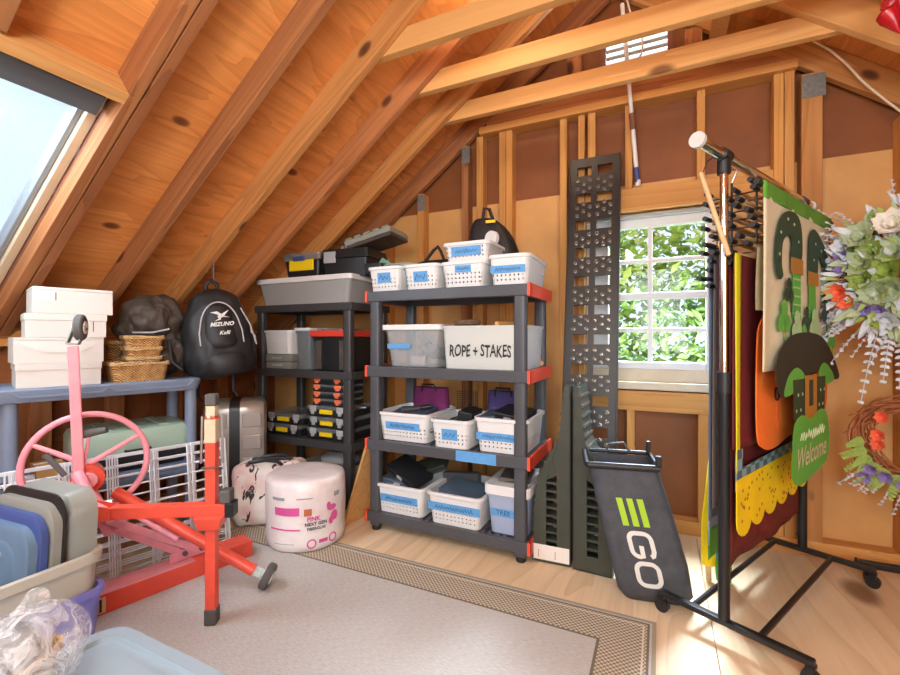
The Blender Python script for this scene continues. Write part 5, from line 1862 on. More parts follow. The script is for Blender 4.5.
MB().tube([(-0.13, 0.11, 0.57), (-0.12, 0.09, 0.605), (-0.06, 0.09, 0.615), (-0.03, 0.11, 0.57)], 0.006, 8).build('carry_handle', 'rubber', t, smooth=True)
# lettering running down the leaning front: text x goes down the bag
fz0, fz1 = 0.40, 0.06


def bag_pt(u, v_):
    """u metres down from the upper part of the lettering, v_ across"""
    z_ = 0.43 - u
    # front face position at this height
    for (a, b_) in zip(secs[:-1], secs[1:]):
        if a[0] <= z_ <= b_[0]:
            f = (z_ - a[0]) / (b_[0] - a[0])
            sx = a[1] + (b_[1] - a[1]) * f
            hd_ = a[3] + (b_[3] - a[3]) * f
            return (sx + v_ - 0.036, -hd_ - 0.0025, z_)
    return (0.009 + v_, -0.12, z_)


lm = MB()
for k in range(3):
    v0 = 0.024 + 0.040 * (k - 1)
    n = 8
    vs, fs = [], []
    for i in range(n + 1):
        u = i * 0.112 / n
        sl_ = 0.0
        vs += [bag_pt(u, v0 - 0.012), bag_pt(u, v0 + 0.012)]
    for i in range(n):
        fs.append((2 * i, 2 * i + 2, 2 * i + 3, 2 * i + 1))
    lm.add(vs, fs)
lm.build('logo_bars', 'green_logo', t)


def band_letter(path, th, par, closed=False):
    """stroke along (u, v) points"""
    mb = MB()
    n = len(path)
    L_, R_ = [], []
    for i in range(n):
        if closed:
            a, b_ = path[i - 1], path[(i + 1) % n]
        else:
            a, b_ = path[max(i - 1, 0)], path[min(i + 1, n - 1)]
        dx_, dy_ = b_[0] - a[0], b_[1] - a[1]
        l = math.hypot(dx_, dy_) or 1
        nx, ny = -dy_ / l, dx_ / l
        L_.append(bag_pt(path[i][0] + nx * th / 2, path[i][1] + ny * th / 2))
        R_.append(bag_pt(path[i][0] - nx * th / 2, path[i][1] - ny * th / 2))
    vs = []
    for a, b_ in zip(L_, R_):
        vs += [a, b_]
    fs = [(2 * i, 2 * ((i + 1) % n), 2 * ((i + 1) % n) + 1, 2 * i + 1) for i in range(n if closed else n - 1)]
    mb.add(vs, fs)
    return mb.build('lettering', 'white_logo', par)


def rr2(u0, u1, v0, v1, r_, n=5, a0=None):
    out = []
    for (su, sv, st) in ((u1, v0, -90), (u1, v1, 0), (u0, v1, 90), (u0, v0, 180)):
        for i in range(n + 1):
            a = R(st + 90 * i / n)
            cu = su - r_ if su == u1 else su + r_
            cv = sv - r_ if sv == v1 else sv + r_
            out.append((cu + r_ * math.cos(a), cv + r_ * math.sin(a)))
    return out


# G (rotated a quarter turn clockwise: its top points towards +v)
o_ = rr2(0.140, 0.235, -0.018, 0.066, 0.026)
gpath = [(0.232, 0.050), (0.228, 0.060)] + [(0.21, 0.066), (0.170, 0.066)] + [p for p in o_ if p[0] < 0.167 and p[1] > 0.03] + [(0.140, 0.024)] + [p for p in o_ if p[0] < 0.167 and p[1] < 0.024] + \
    [(0.17, -0.018), (0.205, -0.018)] + [p for p in o_ if p[0] > 0.208 and p[1] < 0.012] + [(0.235, 0.020), (0.190, 0.022)]
band_letter(gpath, 0.018, t)
band_letter(rr2(0.262, 0.352, -0.018, 0.066, 0.028), 0.018, t, True)

# ================================================================== telescoping pole on the wall
t = thing('telescoping_pole', 'slim white and blue telescoping pole hanging in front of the gable studs', 'pole', (-0.1, 2.765, 1.977))
p0, p1 = Vector((-0.015, 0, 0.002)), Vector((-0.094, -0.085, 1.02))
for nm, a, b_, r_, mt in (('lower_tube', 0, 0.10, 0.013, 'navy'), ('grip', 0.10, 0.31, 0.012, 'white'), ('collar', 0.31, 0.40, 0.014, 'brown_jamb'), ('upper_tube', 0.40, 1.0, 0.011, 'white')):
    MB().cyl(p0.lerp(p1, a), p0.lerp(p1, b_), r_, n=12).build(nm, mt, t, smooth=True)
MB().cyl(p0 - Vector((0, 0, 0.002)), p0 + Vector((0, 0, 0.03)), 0.015, n=12).build('end_cap', 'white', t)

# ================================================================== garment rack hung with flags
RA = math.atan2(0.888, 0.46)
rack = thing('garment_rack', 'black rolling garment rack with a chrome hang bar, crowded with flags', 'garment rack', (0.209, 1.86, 0), RA)
# local x along the bar, local -y towards the viewer's side
KL = 0.902
for x, ch_ in ((0, 0.93), (KL, 0.93)):
    MB().cyl((x, 0, 0.085), (x, 0, ch_), 0.019, n=16).build('lower_post', 'blackm', rack, smooth=True)
    MB().cyl((x, 0, ch_ - 0.03), (x, 0, ch_ + 0.045), 0.024, n=16).build('collar', 'black', rack, smooth=True)
    MB().cyl((x, 0, ch_ + 0.045), (x, 0, 1.735), 0.014, n=16).build('upper_post', 'chrome', rack, smooth=True)
    MB().cyl((x, 0, 1.69), (x, 0, 1.745), 0.022, n=14).cyl((x - 0.03, 0, 1.757), (x + 0.03, 0, 1.757), 0.0235, n=14).build('bar_clamp', 'black', rack, smooth=True)
    MB().bar((x, -0.26, 0.075), (x, 0.235, 0.075), 0.030, 0.022).build('foot_bar', 'blackm', rack, 0.005)
    for y in (-0.25, 0.225):
        k = MB().cyl((x - 0.011, y, 0.026), (x + 0.011, y, 0.026), 0.026, n=16)
        k.build('caster_wheel', 'black', rack, smooth=True)
        MB().bar((x - 0.015, y, 0.035), (x - 0.015, y, 0.064), 0.004, 0.02).bar((x + 0.015, y, 0.035), (x + 0.015, y, 0.064), 0.004, 0.02).bb(x - 0.017, x + 0.017, y - 0.012, y + 0.012, 0.055, 0.066).build('caster_fork', 'black', rack)
for y in (-0.11, 0.11):
    MB().cyl((0.0, y, 0.075), (KL, y, 0.075), 0.011, n=12).build('base_rail', 'blackm', rack, smooth=True)
MB().cyl((-0.20, 0, 1.757), (KL + 0.12, 0, 1.757), 0.0185, n=20).build('hang_bar', 'chrome', rack, smooth=True)
for x in (-0.215, KL + 0.12):
    MB().cyl((x, 0, 1.757), (x + 0.016, 0, 1.757), 0.026, n=20).build('end_cap', 'milky2', rack, smooth=True)

# multi-tier hangers carrying the flag dowels
for x in (0.19, KL - 0.07):
    h_ = thing('tiered_hanger', 'black tiered hanger at the window end of the chrome bar' if x < 0.5 else 'black tiered hanger at the far end of the chrome bar by the post', 'hanger', (0.209, 1.86, 0), RA)
    for y in (-0.04, 0.045):
        MB().bb(x - 0.004, x + 0.004, y - 0.003, y + 0.003, 1.28, 1.71).build('strap', 'black', h_)
    MB().tube([(x, -0.04, 1.71), (x, -0.02, 1.745), (x, 0.0, 1.779), (x, 0.022, 1.765), (x, 0.045, 1.71)], 0.004, 8).build('hook', 'steel', h_, smooth=True)
    for k in range(12):
        MB().bb(x - 0.004, x + 0.004, -0.095, 0.115, 1.293 + k * 0.033, 1.297 + k * 0.033).build('tier_arm', 'black', h_)


def flagmesh(x0, x1, ztop, zbot, y, seed, wav=0.008, nx=24, nz=24, taper=0.0):
    q_ = random.Random(seed)
    ph = q_.uniform(0, 6)
    vs, fs = [], []
    for j in range(nz + 1):
        f = j / nz
        for i in range(nx + 1):
            g = i / nx
            x = x0 + (x1 - x0) * g
            yy = y + wav * math.sin(g * 9 + ph + f * 1.5) * f + 0.004 * math.sin(g * 23 + ph) * f
            vs.append((x, yy, ztop + (zbot - ztop) * f))
    for j in range(nz):
        for i in range(nx):
            a = j * (nx + 1) + i
            fs.append((a, a + nx + 1, a + nx + 2, a + 1))
    return MB().add(vs, fs)


def cloth(mb, name, mat, par, th=0.0025):
    o = mb.build(name, mat, par, smooth=True)
    s_ = o.modifiers.new('th', 'SOLIDIFY')
    s_.thickness = th
    s_.offset = 0
    return o


M['dowel'] = plain('pale_dowel', '#d8b482', 0.6, 0, 0.1, 20)


def flag_pole(label, y, z, x0=-0.02, x1=0.90, caps=True):
    t_ = thing('flag_pole', label, 'flag', (0.209, 1.86, 0), RA, 'flags and dowels on the garment rack')
    MB().cyl((x0, y, z), (x1, y, z), 0.0062, n=10).build('dowel', 'dowel', t_, smooth=True)
    for a, b_ in ((x0 - 0.012, x0 + 0.035), (x1 - 0.03, x1 + 0.012)):
        MB().cyl((a, y, z), (b_, y, z), 0.0095, n=10).build('end_cap', 'black', t_, smooth=True)
    return t_


def sheet(name, hexc, **k):
    if name not in M:
        M[name] = plain(name, hexc, 0.6, 0, 0.07, 9, spec=0.2)
    return name


# -- the leprechaun-legs flag nearest the viewer
YF = -0.105
t = flag_pole('cream house flag with upturned booted legs and a green hat, hung nearest on the rack', YF, 1.632, 0.0, 0.90)
cloth(flagmesh(0.03, 0.86, 1.63, 0.98, YF - 0.008, 2, 0.006), 'flag_cloth', sheet('cream_cloth', '#d8cfae'), t)
cloth(flagmesh(0.025, 0.865, 1.642, 1.585, YF - 0.009, 2, 0.0), 'header_band', sheet('leaf_green', '#5f9a3c'), t, 0.006)
M['bootgreen'] = plain('boot_green', '#23402c', 0.6)
M['cuff'] = plain('cuff_ochre', '#b07a2c', 0.6)
M['kelly'] = plain('kelly_green', '#5cb043', 0.6, 0, 0.06, 9)
M['palegreen'] = plain('pale_green', '#a9cf98', 0.6)
M['hatblack'] = plain('hat_dark', '#26271c', 0.65)
layer = [0]


def patch(poly, mat, name, par=None, y=None):
    layer[0] += 1
    yy = (YF - 0.0165 if y is None else y) - 0.0009 * layer[0] * 0.35
    p = list(poly)
    return MB().loft([[(x, yy, z_) for x, z_ in p], [(x, yy + 0.0006, z_) for x, z_ in p]]).build(name, mat, par or t)


def ctr(pts, n=6):
    """smooth closed outline through points"""
    k = len(pts)
    out = []
    for i in range(k):
        p0_, p1_, p2_, p3_ = pts[i - 1], pts[i], pts[(i + 1) % k], pts[(i + 2) % k]
        for j in range(n):
            f = j / n
            out.append(tuple(0.5 * ((2 * p1_[c_]) + (-p0_[c_] + p2_[c_]) * f + (2 * p0_[c_] - 5 * p1_[c_] + 4 * p2_[c_] - p3_[c_]) * f * f + (-p0_[c_] + 3 * p1_[c_] - 3 * p2_[c_] + p3_[c_]) * f ** 3) for c_ in (0, 1)))
    return out


# stockings
patch([(0.30, 1.17), (0.40, 1.17), (0.40, 1.35), (0.305, 1.35)], 'kelly', 'stocking')
patch([(0.50, 1.17), (0.61, 1.17), (0.59, 1.33), (0.50, 1.33)], 'kelly', 'stocking')
for k in range(5):
    patch([(0.305, 1.19 + k * 0.033), (0.398, 1.19 + k * 0.033), (0.398, 1.196 + k * 0.033), (0.305, 1.196 + k * 0.033)], 'palegreen', 'stripe')
# boots with curled toes
patch(ctr([(0.28, 1.40), (0.40, 1.40), (0.41, 1.50), (0.37, 1.565), (0.27, 1.575), (0.17, 1.54), (0.115, 1.45), (0.11, 1.36), (0.14, 1.31), (0.19, 1.325), (0.175, 1.37), (0.19, 1.45), (0.25, 1.48), (0.29, 1.46)]), 'bootgreen', 'boot')
patch(ctr([(0.50, 1.36), (0.61, 1.36), (0.63, 1.44), (0.70, 1.40), (0.745, 1.33), (0.70, 1.28), (0.73, 1.245), (0.80, 1.265), (0.83, 1.33), (0.80, 1.42), (0.71, 1.50), (0.58, 1.55), (0.51, 1.52), (0.49, 1.44)]), 'bootgreen', 'boot')
patch([(0.275, 1.345), (0.42, 1.345), (0.42, 1.405), (0.275, 1.405)], 'cuff', 'boot_cuff')
patch([(0.485, 1.315), (0.625, 1.315), (0.625, 1.37), (0.485, 1.37)], 'cuff', 'boot_cuff')
for (x, z_) in ((0.24, 1.54), (0.31, 1.53), (0.36, 1.47), (0.16, 1.48), (0.145, 1.40), (0.58, 1.49), (0.66, 1.47), (0.76, 1.40), (0.55, 1.42), (0.785, 1.31)):
    patch([(x + 0.008 * math.cos(2 * PI * i / 8), z_ + 0.006 * math.sin(2 * PI * i / 8)) for i in range(8)], 'palegreen', 'dot')


def shamrock(x, z_, s_, mat):
    layer[0] += 1
    mb = MB()
    yy = YF - 0.0165 - 0.0009 * layer[0] * 0.35
    for a in (90, 210, 330):
        cx_, cz_ = x + s_ * 0.55 * math.cos(R(a)), z_ + s_ * 0.55 * math.sin(R(a))
        p = [(cx_ + s_ * 0.52 * math.cos(2 * PI * i / 12), cz_ + s_ * 0.52 * math.sin(2 * PI * i / 12)) for i in range(12)]
        mb.loft([[(a_, yy, b_) for a_, b_ in p], [(a_, yy + 0.0006, b_) for a_, b_ in p]])
    mb.bar((x, yy + 0.0003, z_), (x + s_ * 0.3, yy + 0.0003, z_ - s_ * 1.5), s_ * 0.18, 0.0006, (0, 1, 0))
    mb.build('shamrock', mat, t)


for a in ((0.19, 1.17, 0.065, 'kelly'), (0.24, 1.27, 0.05, 'bootgreen'), (0.33, 1.14, 0.06, 'palegreen'), (0.45, 1.17, 0.05, 'bootgreen'), (0.55, 1.15, 0.065, 'palegreen'),
          (0.71, 1.21, 0.055, 'bootgreen'), (0.80, 1.10, 0.065, 'kelly'), (0.41, 1.10, 0.05, 'kelly')):
    shamrock(*a)
patch(ctr([(0.09, 0.945), (0.12, 1.04), (0.25, 1.105), (0.45, 1.12), (0.66, 1.10), (0.82, 1.02), (0.93, 0.925), (0.85, 0.91), (0.70, 0.935), (0.60, 0.955), (0.40, 0.945), (0.28, 0.93), (0.17, 0.88)]), 'hatblack', 'hat_brim')
patch(ctr([(0.18, 0.885), (0.22, 0.955), (0.32, 0.985), (0.42, 0.945), (0.36, 0.905)]), 'kelly', 'hat_curl')
patch(ctr([(0.60, 0.945), (0.66, 0.99), (0.75, 0.975), (0.84, 0.915), (0.70, 0.90)]), 'kelly', 'hat_curl')
# crown with band and buckle, hanging below the brim as a cut-out
patch([(0.27, 0.94), (0.70, 0.935), (0.68, 0.78), (0.28, 0.79)], 'bootgreen', 'hat_band')
for k in range(4):
    for z_ in (0.82, 0.88):
        x = (0.31, 0.36, 0.60, 0.65)[k] + (0.02 if z_ > 0.85 else 0)
        patch([(x + 0.008 * math.cos(2 * PI * i / 8), z_ + 0.007 * math.sin(2 * PI * i / 8)) for i in range(8)], 'palegreen', 'dot')
patch([(0.405, 0.95), (0.56, 0.95), (0.56, 0.775), (0.405, 0.775)], 'cuff', 'buckle')
patch([(0.455, 0.93), (0.51, 0.93), (0.51, 0.825), (0.455, 0.825)], 'bootgreen', 'buckle_hole')
hat = ctr([(0.27, 0.77), (0.36, 0.80), (0.48, 0.775), (0.60, 0.80), (0.70, 0.775), (0.745, 0.66), (0.70, 0.575), (0.52, 0.545), (0.32, 0.535), (0.245, 0.585), (0.25, 0.68)])
patch(hat, 'kelly', 'hat_crown')
layer[0] += 1
vs, fs = text_geo('Welcome', 0.115, 0.3, 0.001)
yy = YF - 0.0175 - 0.0009 * layer[0] * 0.35
MB().add([(0.485 + x * 0.86, yy, 0.635 + y + x * 0.02) for x, y, z_ in vs], fs).build('lettering', sheet('cream_cloth', '#d8cfae'), t)
sc_ = MB()
scribble(sc_, 0.34, 0.66, 0.715, 0.045, yy, 3, 0.0014)
sc_.build('script_line', 'cream_cloth', t)

# -- the other flags in view, from near to far
t = flag_pole('orange pumpkin-faced flag just behind the cream flag', -0.062, 1.435, 0.03, 0.92)
cloth(flagmesh(0.12, 0.89, 1.433, 1.20, -0.066, 3), 'flag_cloth', sheet('cream2', '#cfc39c'), t)
pk_ = ctr([(0.10, 0.76), (0.10, 1.05), (0.14, 1.16), (0.30, 1.215), (0.60, 1.215), (0.86, 1.20), (0.98, 1.12), (1.0, 0.86), (0.95, 0.72), (0.82, 0.67), (0.50, 0.70), (0.28, 0.675), (0.16, 0.69)])
om = MB().loft([[(x, -0.072, z_) for x, z_ in pk_], [(x, -0.067, z_) for x, z_ in pk_]])
om.build('pumpkin', sheet('pumpkin_orange', '#f07a34'), t)
MB().tube([(0.30 + 0.035 * math.cos(a) * (1 - i * 0.04), -0.074, 0.88 + 0.04 * math.sin(a) * (1 - i * 0.04)) for i, a in enumerate([k * 0.45 for k in range(16)])], 0.004, 6).build('swirl', 'blackink', t)
MB().tube([(0.97, -0.074, 1.02), (0.93, -0.074, 0.98), (0.97, -0.074, 0.93)], 0.004, 6).build('swirl', 'blackink', t)
for i in range(3):
    MB().tube([(0.30 + 0.22 * i, -0.074, 1.18), (0.28 + 0.23 * i, -0.074, 0.95), (0.30 + 0.22 * i, -0.074, 0.74)], 0.003, 6).build('seam', sheet('dark_orange', '#c9541e'), t)

t = flag_pole('yellow scalloped flag with brown dots and a plaid band', -0.030, 1.402, -0.02, 0.89)
cloth(flagmesh(-0.005, 0.80, 1.399, 0.70, -0.034, 4, 0.004), 'flag_cloth', sheet('maroon_cloth', '#6c2a2a'), t)
cloth(flagmesh(-0.01, 0.045, 1.399, 0.62, -0.039, 5, 0.003, 3), 'side_band', sheet('acid_yellow', '#d8d02c'), t)
m, nt, b = newmat('plaid')
ck = N(nt, 'ShaderNodeTexChecker')
ck.inputs['Scale'].default_value = 24
ck.inputs['Color1'].default_value = S('#7fa3ac')
ck.inputs['Color2'].default_value = S('#46606e')
nt.links.new(objcoord(nt, vary=False), ck.inputs['Vector'])
nt.links.new(ck.outputs['Color'], b.inputs['Base Color'])
M['plaid'] = m
MB().loft([[(-0.01, -0.043, 0.70), (0.05, -0.043, 0.70), (0.05, -0.043, 0.63), (0.80, -0.043, 0.66), (0.80, -0.043, 0.575), (-0.01, -0.043, 0.555)],
           [(-0.01, -0.040, 0.70), (0.05, -0.040, 0.70), (0.05, -0.040, 0.63), (0.80, -0.040, 0.66), (0.80, -0.040, 0.575), (-0.01, -0.040, 0.555)]]).build('plaid_band', 'plaid', t)
sc = [(-0.01, 0.60), (0.80, 0.62)]
xs = 6
edge = []
for k in range(xs):
    xa = 0.80 - k * 0.81 / xs
    for i in range(9):
        a = PI * i / 8
        edge.append((xa - 0.0675 + 0.0675 * math.cos(a), 0.455 - 0.06 * math.sin(a) - 0.008 * k + 0.03))
poly = [(-0.01, 0.595), (0.80, 0.615)] + edge
MB().loft([[(x, -0.046, z_) for x, z_ in poly][::-1], [(x, -0.042, z_) for x, z_ in poly][::-1]]).build('scallop_hem', sheet('sun_yellow', '#f0cf1e'), t)
dm = MB()
q = random.Random(9)
for k in range(58):
    x, z_ = q.uniform(0.02, 0.78), q.uniform(0.43, 0.585)
    dm.add([(x + 0.008 * math.cos(2 * PI * i / 7), -0.0466, z_ + 0.007 * math.sin(2 * PI * i / 7)) for i in range(7)], [tuple(range(7))])
dm.build('dots', 'cuff', t)

t = flag_pole('maroon flag reaching lowest behind the yellow scalloped flag', -0.012, 1.369, 0.02, 0.90)
cloth(flagmesh(0.02, 0.83, 1.366, 0.27, -0.008, 6, 0.006), 'flag_cloth', 'maroon_cloth', t)
rest = [('denim blue flag with a pale hem at the wall side of the rack', 0.105, 1.465, 0.15, 0.90, 0.36, '#7d93ad'),
        ('grey brick-patterned flag next to the denim blue flag', 0.080, 1.432, 0.14, 0.88, 0.42, '#8b7f78'),
        ('plum flag hanging between the grey and maroon flags', 0.050, 1.399, 0.10, 0.86, 0.45, '#5a3a4a'),
        ('sky blue flag with a green foot at the window side of the rack', 0.125, 1.333, 0.20, 0.90, 0.24, '#a9c0d8'),
        ('rust flag hanging beside the plum flag', 0.030, 1.366, 0.08, 0.84, 0.50, '#a2543a')]
for i, (lab, y, z_, x0, x1, zb, hx) in enumerate(rest):
    t = flag_pole(lab, y, z_, 0.10 + 0.01 * (i % 3), 0.93)
    cloth(flagmesh(x0, x1, z_ - 0.002, zb, y + 0.009, 20 + i, 0.006), 'flag_cloth', sheet('flag_%s' % hx[1:], hx), t)
    if 'green foot' in lab:
        cloth(flagmesh(x0, x1, zb + 0.06, zb - 0.06, y + 0.013, 20 + i, 0.0), 'hem', 'kelly', t)
    if 'brick' in lab:
        for k in range(14):
            MB().bb(x0, x0 + 0.25, y - 0.003, y - 0.001, zb + 0.05 + k * 0.062, zb + 0.055 + k * 0.062).build('brick_course', 'lid_grey', t)
nth = ['lowest', 'second lowest', 'third lowest', 'fourth lowest', 'fifth lowest', 'sixth from the bottom', 'sixth from the top', 'fifth from the top', 'fourth from the top', 'third from the top', 'second from the top', 'topmost']
for k in range(12):
    z_ = 1.3025 + k * 0.033
    flag_pole('%s black-capped dowel on the wall side of the hanger' % nth[k], 0.105 + 0.012 * ((k * 5) % 3 - 1), z_, 0.105 + 0.014 * ((k * 7) % 4), 0.93 + 0.01 * (k % 3))
    if k not in (6,):
        flag_pole('%s black-capped dowel close beside the near chrome post' % nth[k], 0.004 + 0.014 * ((k * 2) % 3), z_, 0.10 + 0.014 * ((k * 5) % 4), 0.93 + 0.01 * ((k + 1) % 3))
for k in range(7):
    flag_pole('%s black-capped dowel tucked beside the cream flag' % ('lowest', 'second lowest', 'third lowest', 'middle', 'third highest', 'second highest', 'topmost')[k],
              -0.035 - 0.014 * ((k * 3) % 4), 1.4675 + k * 0.033, 0.035 + 0.015 * ((k * 5) % 4), 0.91)
t = thing('flag_pole', 'long pale stick hanging aslant across the dowel ends', 'stick', (0, 0, 0))
a_ = Vector((0.135, 1.845, 1.70))
b_ = Vector((0.215, 1.790, 1.385))
MB().cyl(a_, b_, 0.0085, n=10).build('dowel', 'dowel', t, smooth=True)
MB().tube([a_ + Vector((0, 0, -0.02)), a_ + Vector((0.02, 0.004, 0.04)), (0.205, 1.85, 1.775)], 0.002, 6).build('cord', 'black', t, smooth=True)
# rolled flag standing on the floor
t = thing('rolled_flag', 'rolled yellow flag with a blue and green end standing behind the garment rack', 'rolled flag', (0.20, 2.30, 0.004), rot=Euler((R(-3), R(-2), 0)))
MB().tube([(0, 0, 0.07), (0.01, 0, 0.25), (0.045, 0, 0.55), (0.05, 0, 0.62)], [0.028, 0.030, 0.024, 0.012], 14).build('cloth', 'sun_yellow', t, smooth=True)
MB().tube([(0.06, 0.02, 0.0), (0.06, 0.02, 0.07), (0.06, 0.02, 0.10)], [0.03, 0.034, 0.03], 14).build('green_end', 'kelly', t, smooth=True)
MB().tube([(0.062, 0.02, 0.10), (0.065, 0.02, 0.20), (0.07, 0.02, 0.30)], [0.03, 0.03, 0.026], 14).build('blue_band', plain('bright_blue', '#4f8fd0', 0.6), t, smooth=True)
MB().tube([(0, 0, 0.0), (0, 0, 0.08)], 0.012, 10).build('pole', 'dowel', t, smooth=True)

# ================================================================== second rack: only its near foot is in view
t = thing('garment_rack', 'black rolling rack foot at the wall under the wreaths', 'garment rack', (1.02, 2.61, 0))
MB().bar((-0.20, 0.0, 0.075), (0.34, 0.0, 0.075), 0.03, 0.03).build('foot_bar', 'blackm', t, 0.005)
MB().cyl((0.16, 0, 0.09), (0.16, 0, 1.7), 0.019, n=14).build('post', 'blackm', t, smooth=True)
for x in (-0.17, 0.31):
    MB().cyl((x - 0.011, 0, 0.026), (x + 0.011, 0, 0.026), 0.026, n=16).bb(x - 0.015, x + 0.015, -0.012, 0.012, 0.03, 0.062).build('caster_wheel', 'black', t, smooth=True)
MB().bar((-0.20, 0.0, 0.075), (-0.215, 0.0, 0.075), 0.034, 0.034).build('end_cap', 'black', t, 0.004)


# ================================================================== wreaths
def leaf(mb, p, d, up, L, W_, curl=0.25, n=4):
    d = Vector(d).normalized()
    s_ = d.cross(Vector(up))
    if s_.length < 1e-4:
        s_ = d.cross(Vector((1, 0, 0)))
    s_.normalize()
    u = s_.cross(d)
    vs, fs = [], []
    for i in range(n + 1):
        f = i / n
        c = Vector(p) + d * (L * f) - u * (curl * L * f * f)
        w_ = W_ * math.sin(PI * min(0.98, max(0.03, f * 0.92 + 0.06))) * 0.5
        vs += [tuple(c - s_ * w_ + u * w_ * 0.25), tuple(c), tuple(c + s_ * w_ + u * w_ * 0.25)]
    for i in range(n):
        a = 3 * i
        fs += [(a, a + 1, a + 4, a + 3), (a + 1, a + 2, a + 5, a + 4)]
    mb.add(vs, fs)


def flower(mb, c, nrm_, r_, petals, q, cup=0.5):
    nrm_ = Vector(nrm_).normalized()
    a = nrm_.cross(Vector((0.3, 0.2, 1))).normalized()
    b_ = nrm_.cross(a)
    for ring_, k in ((1.0, petals), (0.62, max(3, petals - 2)), (0.35, 3)):
        for i in range(k):
            t_ = 2 * PI * (i + q.random() * 0.4) / k + ring_ * 2
            d = a * math.cos(t_) + b_ * math.sin(t_) + nrm_ * (cup + (1 - ring_) * 1.0)
            leaf(mb, c, d, nrm_, r_ * ring_, r_ * 0.75 * ring_, -0.2)


def sprig(mb, p, d, L, q, r_=0.006, droop=0.3):
    d = Vector(d).normalized()
    pts = [Vector(p) + d * (L * f) + Vector((0, 0, -droop * L * f * f)) for f in [i / 8 for i in range(9)]]
    mb.tube(pts, 0.0014, 4)
    for i in range(3, 9):
        for j in range(3):
            c = pts[i] + Vector((q.uniform(-1, 1), q.uniform(-1, 1), q.uniform(-1, 1))) * r_ * 0.9
            mb.ell(tuple(c), (r_, r_ * 0.6, r_ * 0.6), 5, 4)


def fern(mb, p, d, L, W_, n=10, droop=0.4):
    d = Vector(d).normalized()
    up = Vector((0, -1, 0.2))
    mb.tube([Vector(p) + d * (L * f) + Vector((0, 0, -droop * L * f * f)) for f in [i / 6 for i in range(7)]], 0.0018, 4)
    for i in range(n):
        f = (i + 1) / n
        c = Vector(p) + d * (L * f) + Vector((0, 0, -droop * L * f * f))
        s_ = d.cross(up).normalized()
        for sg in (-1, 1):
            leaf(mb, c, s_ * sg + d * 0.7, up, W_ * (1.05 - f * 0.7), W_ * 0.4)


def m2(name, hx, r_=0.6):
    M[name] = plain(name, hx, r_, 0, 0.15, 30)
    return name


m2('silver_leaf', '#c3cad0', 0.5)
m2('sage_leaf', '#a9b88f')
m2('lime_leaf', '#93a94a')
m2('coral_petal', '#ee6a48')
m2('violet_petal', '#8a76b4')
m2('pale_petal', '#e6dfd0')
m2('berry_red', '#b3121c', 0.25)

q = random.Random(21)
WC = Vector((0.935, 2.42, 1.36))
t = thing('wreath', 'big floral wreath of silver sprigs, green hydrangeas and purple and coral flowers', 'wreath', tuple(WC), R(-20))
RWR = 0.21
rg = MB()
for k in range(5):
    rg.tube([((RWR + 0.02 * math.sin(a * 5 + k)) * math.cos(a), 0.02 * math.cos(a * 7 + k * 2), (RWR + 0.02 * math.sin(a * 5 + k)) * math.sin(a)) for a in [2 * PI * i / 40 for i in range(40)]], 0.008, 5, closed=True)
rg.build('twig_ring', 'twig', t, smooth=True)
parts = {k: MB() for k in ('silver_leaf', 'sage_leaf', 'lime_leaf', 'coral_petal', 'violet_petal', 'pale_petal')}
sil = MB()
for i in range(520):
    a = 2 * PI * i / 520 + q.uniform(-0.1, 0.1)
    rr = RWR + q.uniform(-0.13, 0.06)
    p = Vector((rr * math.cos(a), -0.03 - q.random() * 0.05, rr * math.sin(a)))
    out = Vector((math.cos(a), -0.5 + q.uniform(-0.6, 0.3), math.sin(a))) + Vector((q.uniform(-1, 1), 0, q.uniform(-1, 1))) * 0.7
    leaf(parts[q.choice(['silver_leaf', 'silver_leaf', 'sage_leaf', 'sage_leaf', 'lime_leaf'])], p, out, (0, -1, 0), q.uniform(0.04, 0.085), q.uniform(0.014, 0.03), q.uniform(0.1, 0.5))
for i in range(70):                    # beaded silver sprigs, mostly sweeping to the flag rack's side
    a = PI + q.uniform(-0.95, 0.95) if i < 48 else q.uniform(0, 2 * PI)
    p = Vector((RWR * math.cos(a), -0.03, RWR * math.sin(a)))
    sprig(sil, p, (math.cos(a) + q.uniform(-0.25, 0.2), q.uniform(-0.5, 0.1), math.sin(a) * 0.8 + q.uniform(-0.35, 0.3)), q.uniform(0.13, 0.24), q, 0.0055, q.uniform(0.0, 0.35))
for i in range(6):
    a = PI * 1.35 + i * 0.16
    fern(sil, (RWR * math.cos(a), -0.04, RWR * math.sin(a)), (math.cos(a) * 0.6, -0.3, math.sin(a)), q.uniform(0.14, 0.24), 0.035, 10, 0.6)
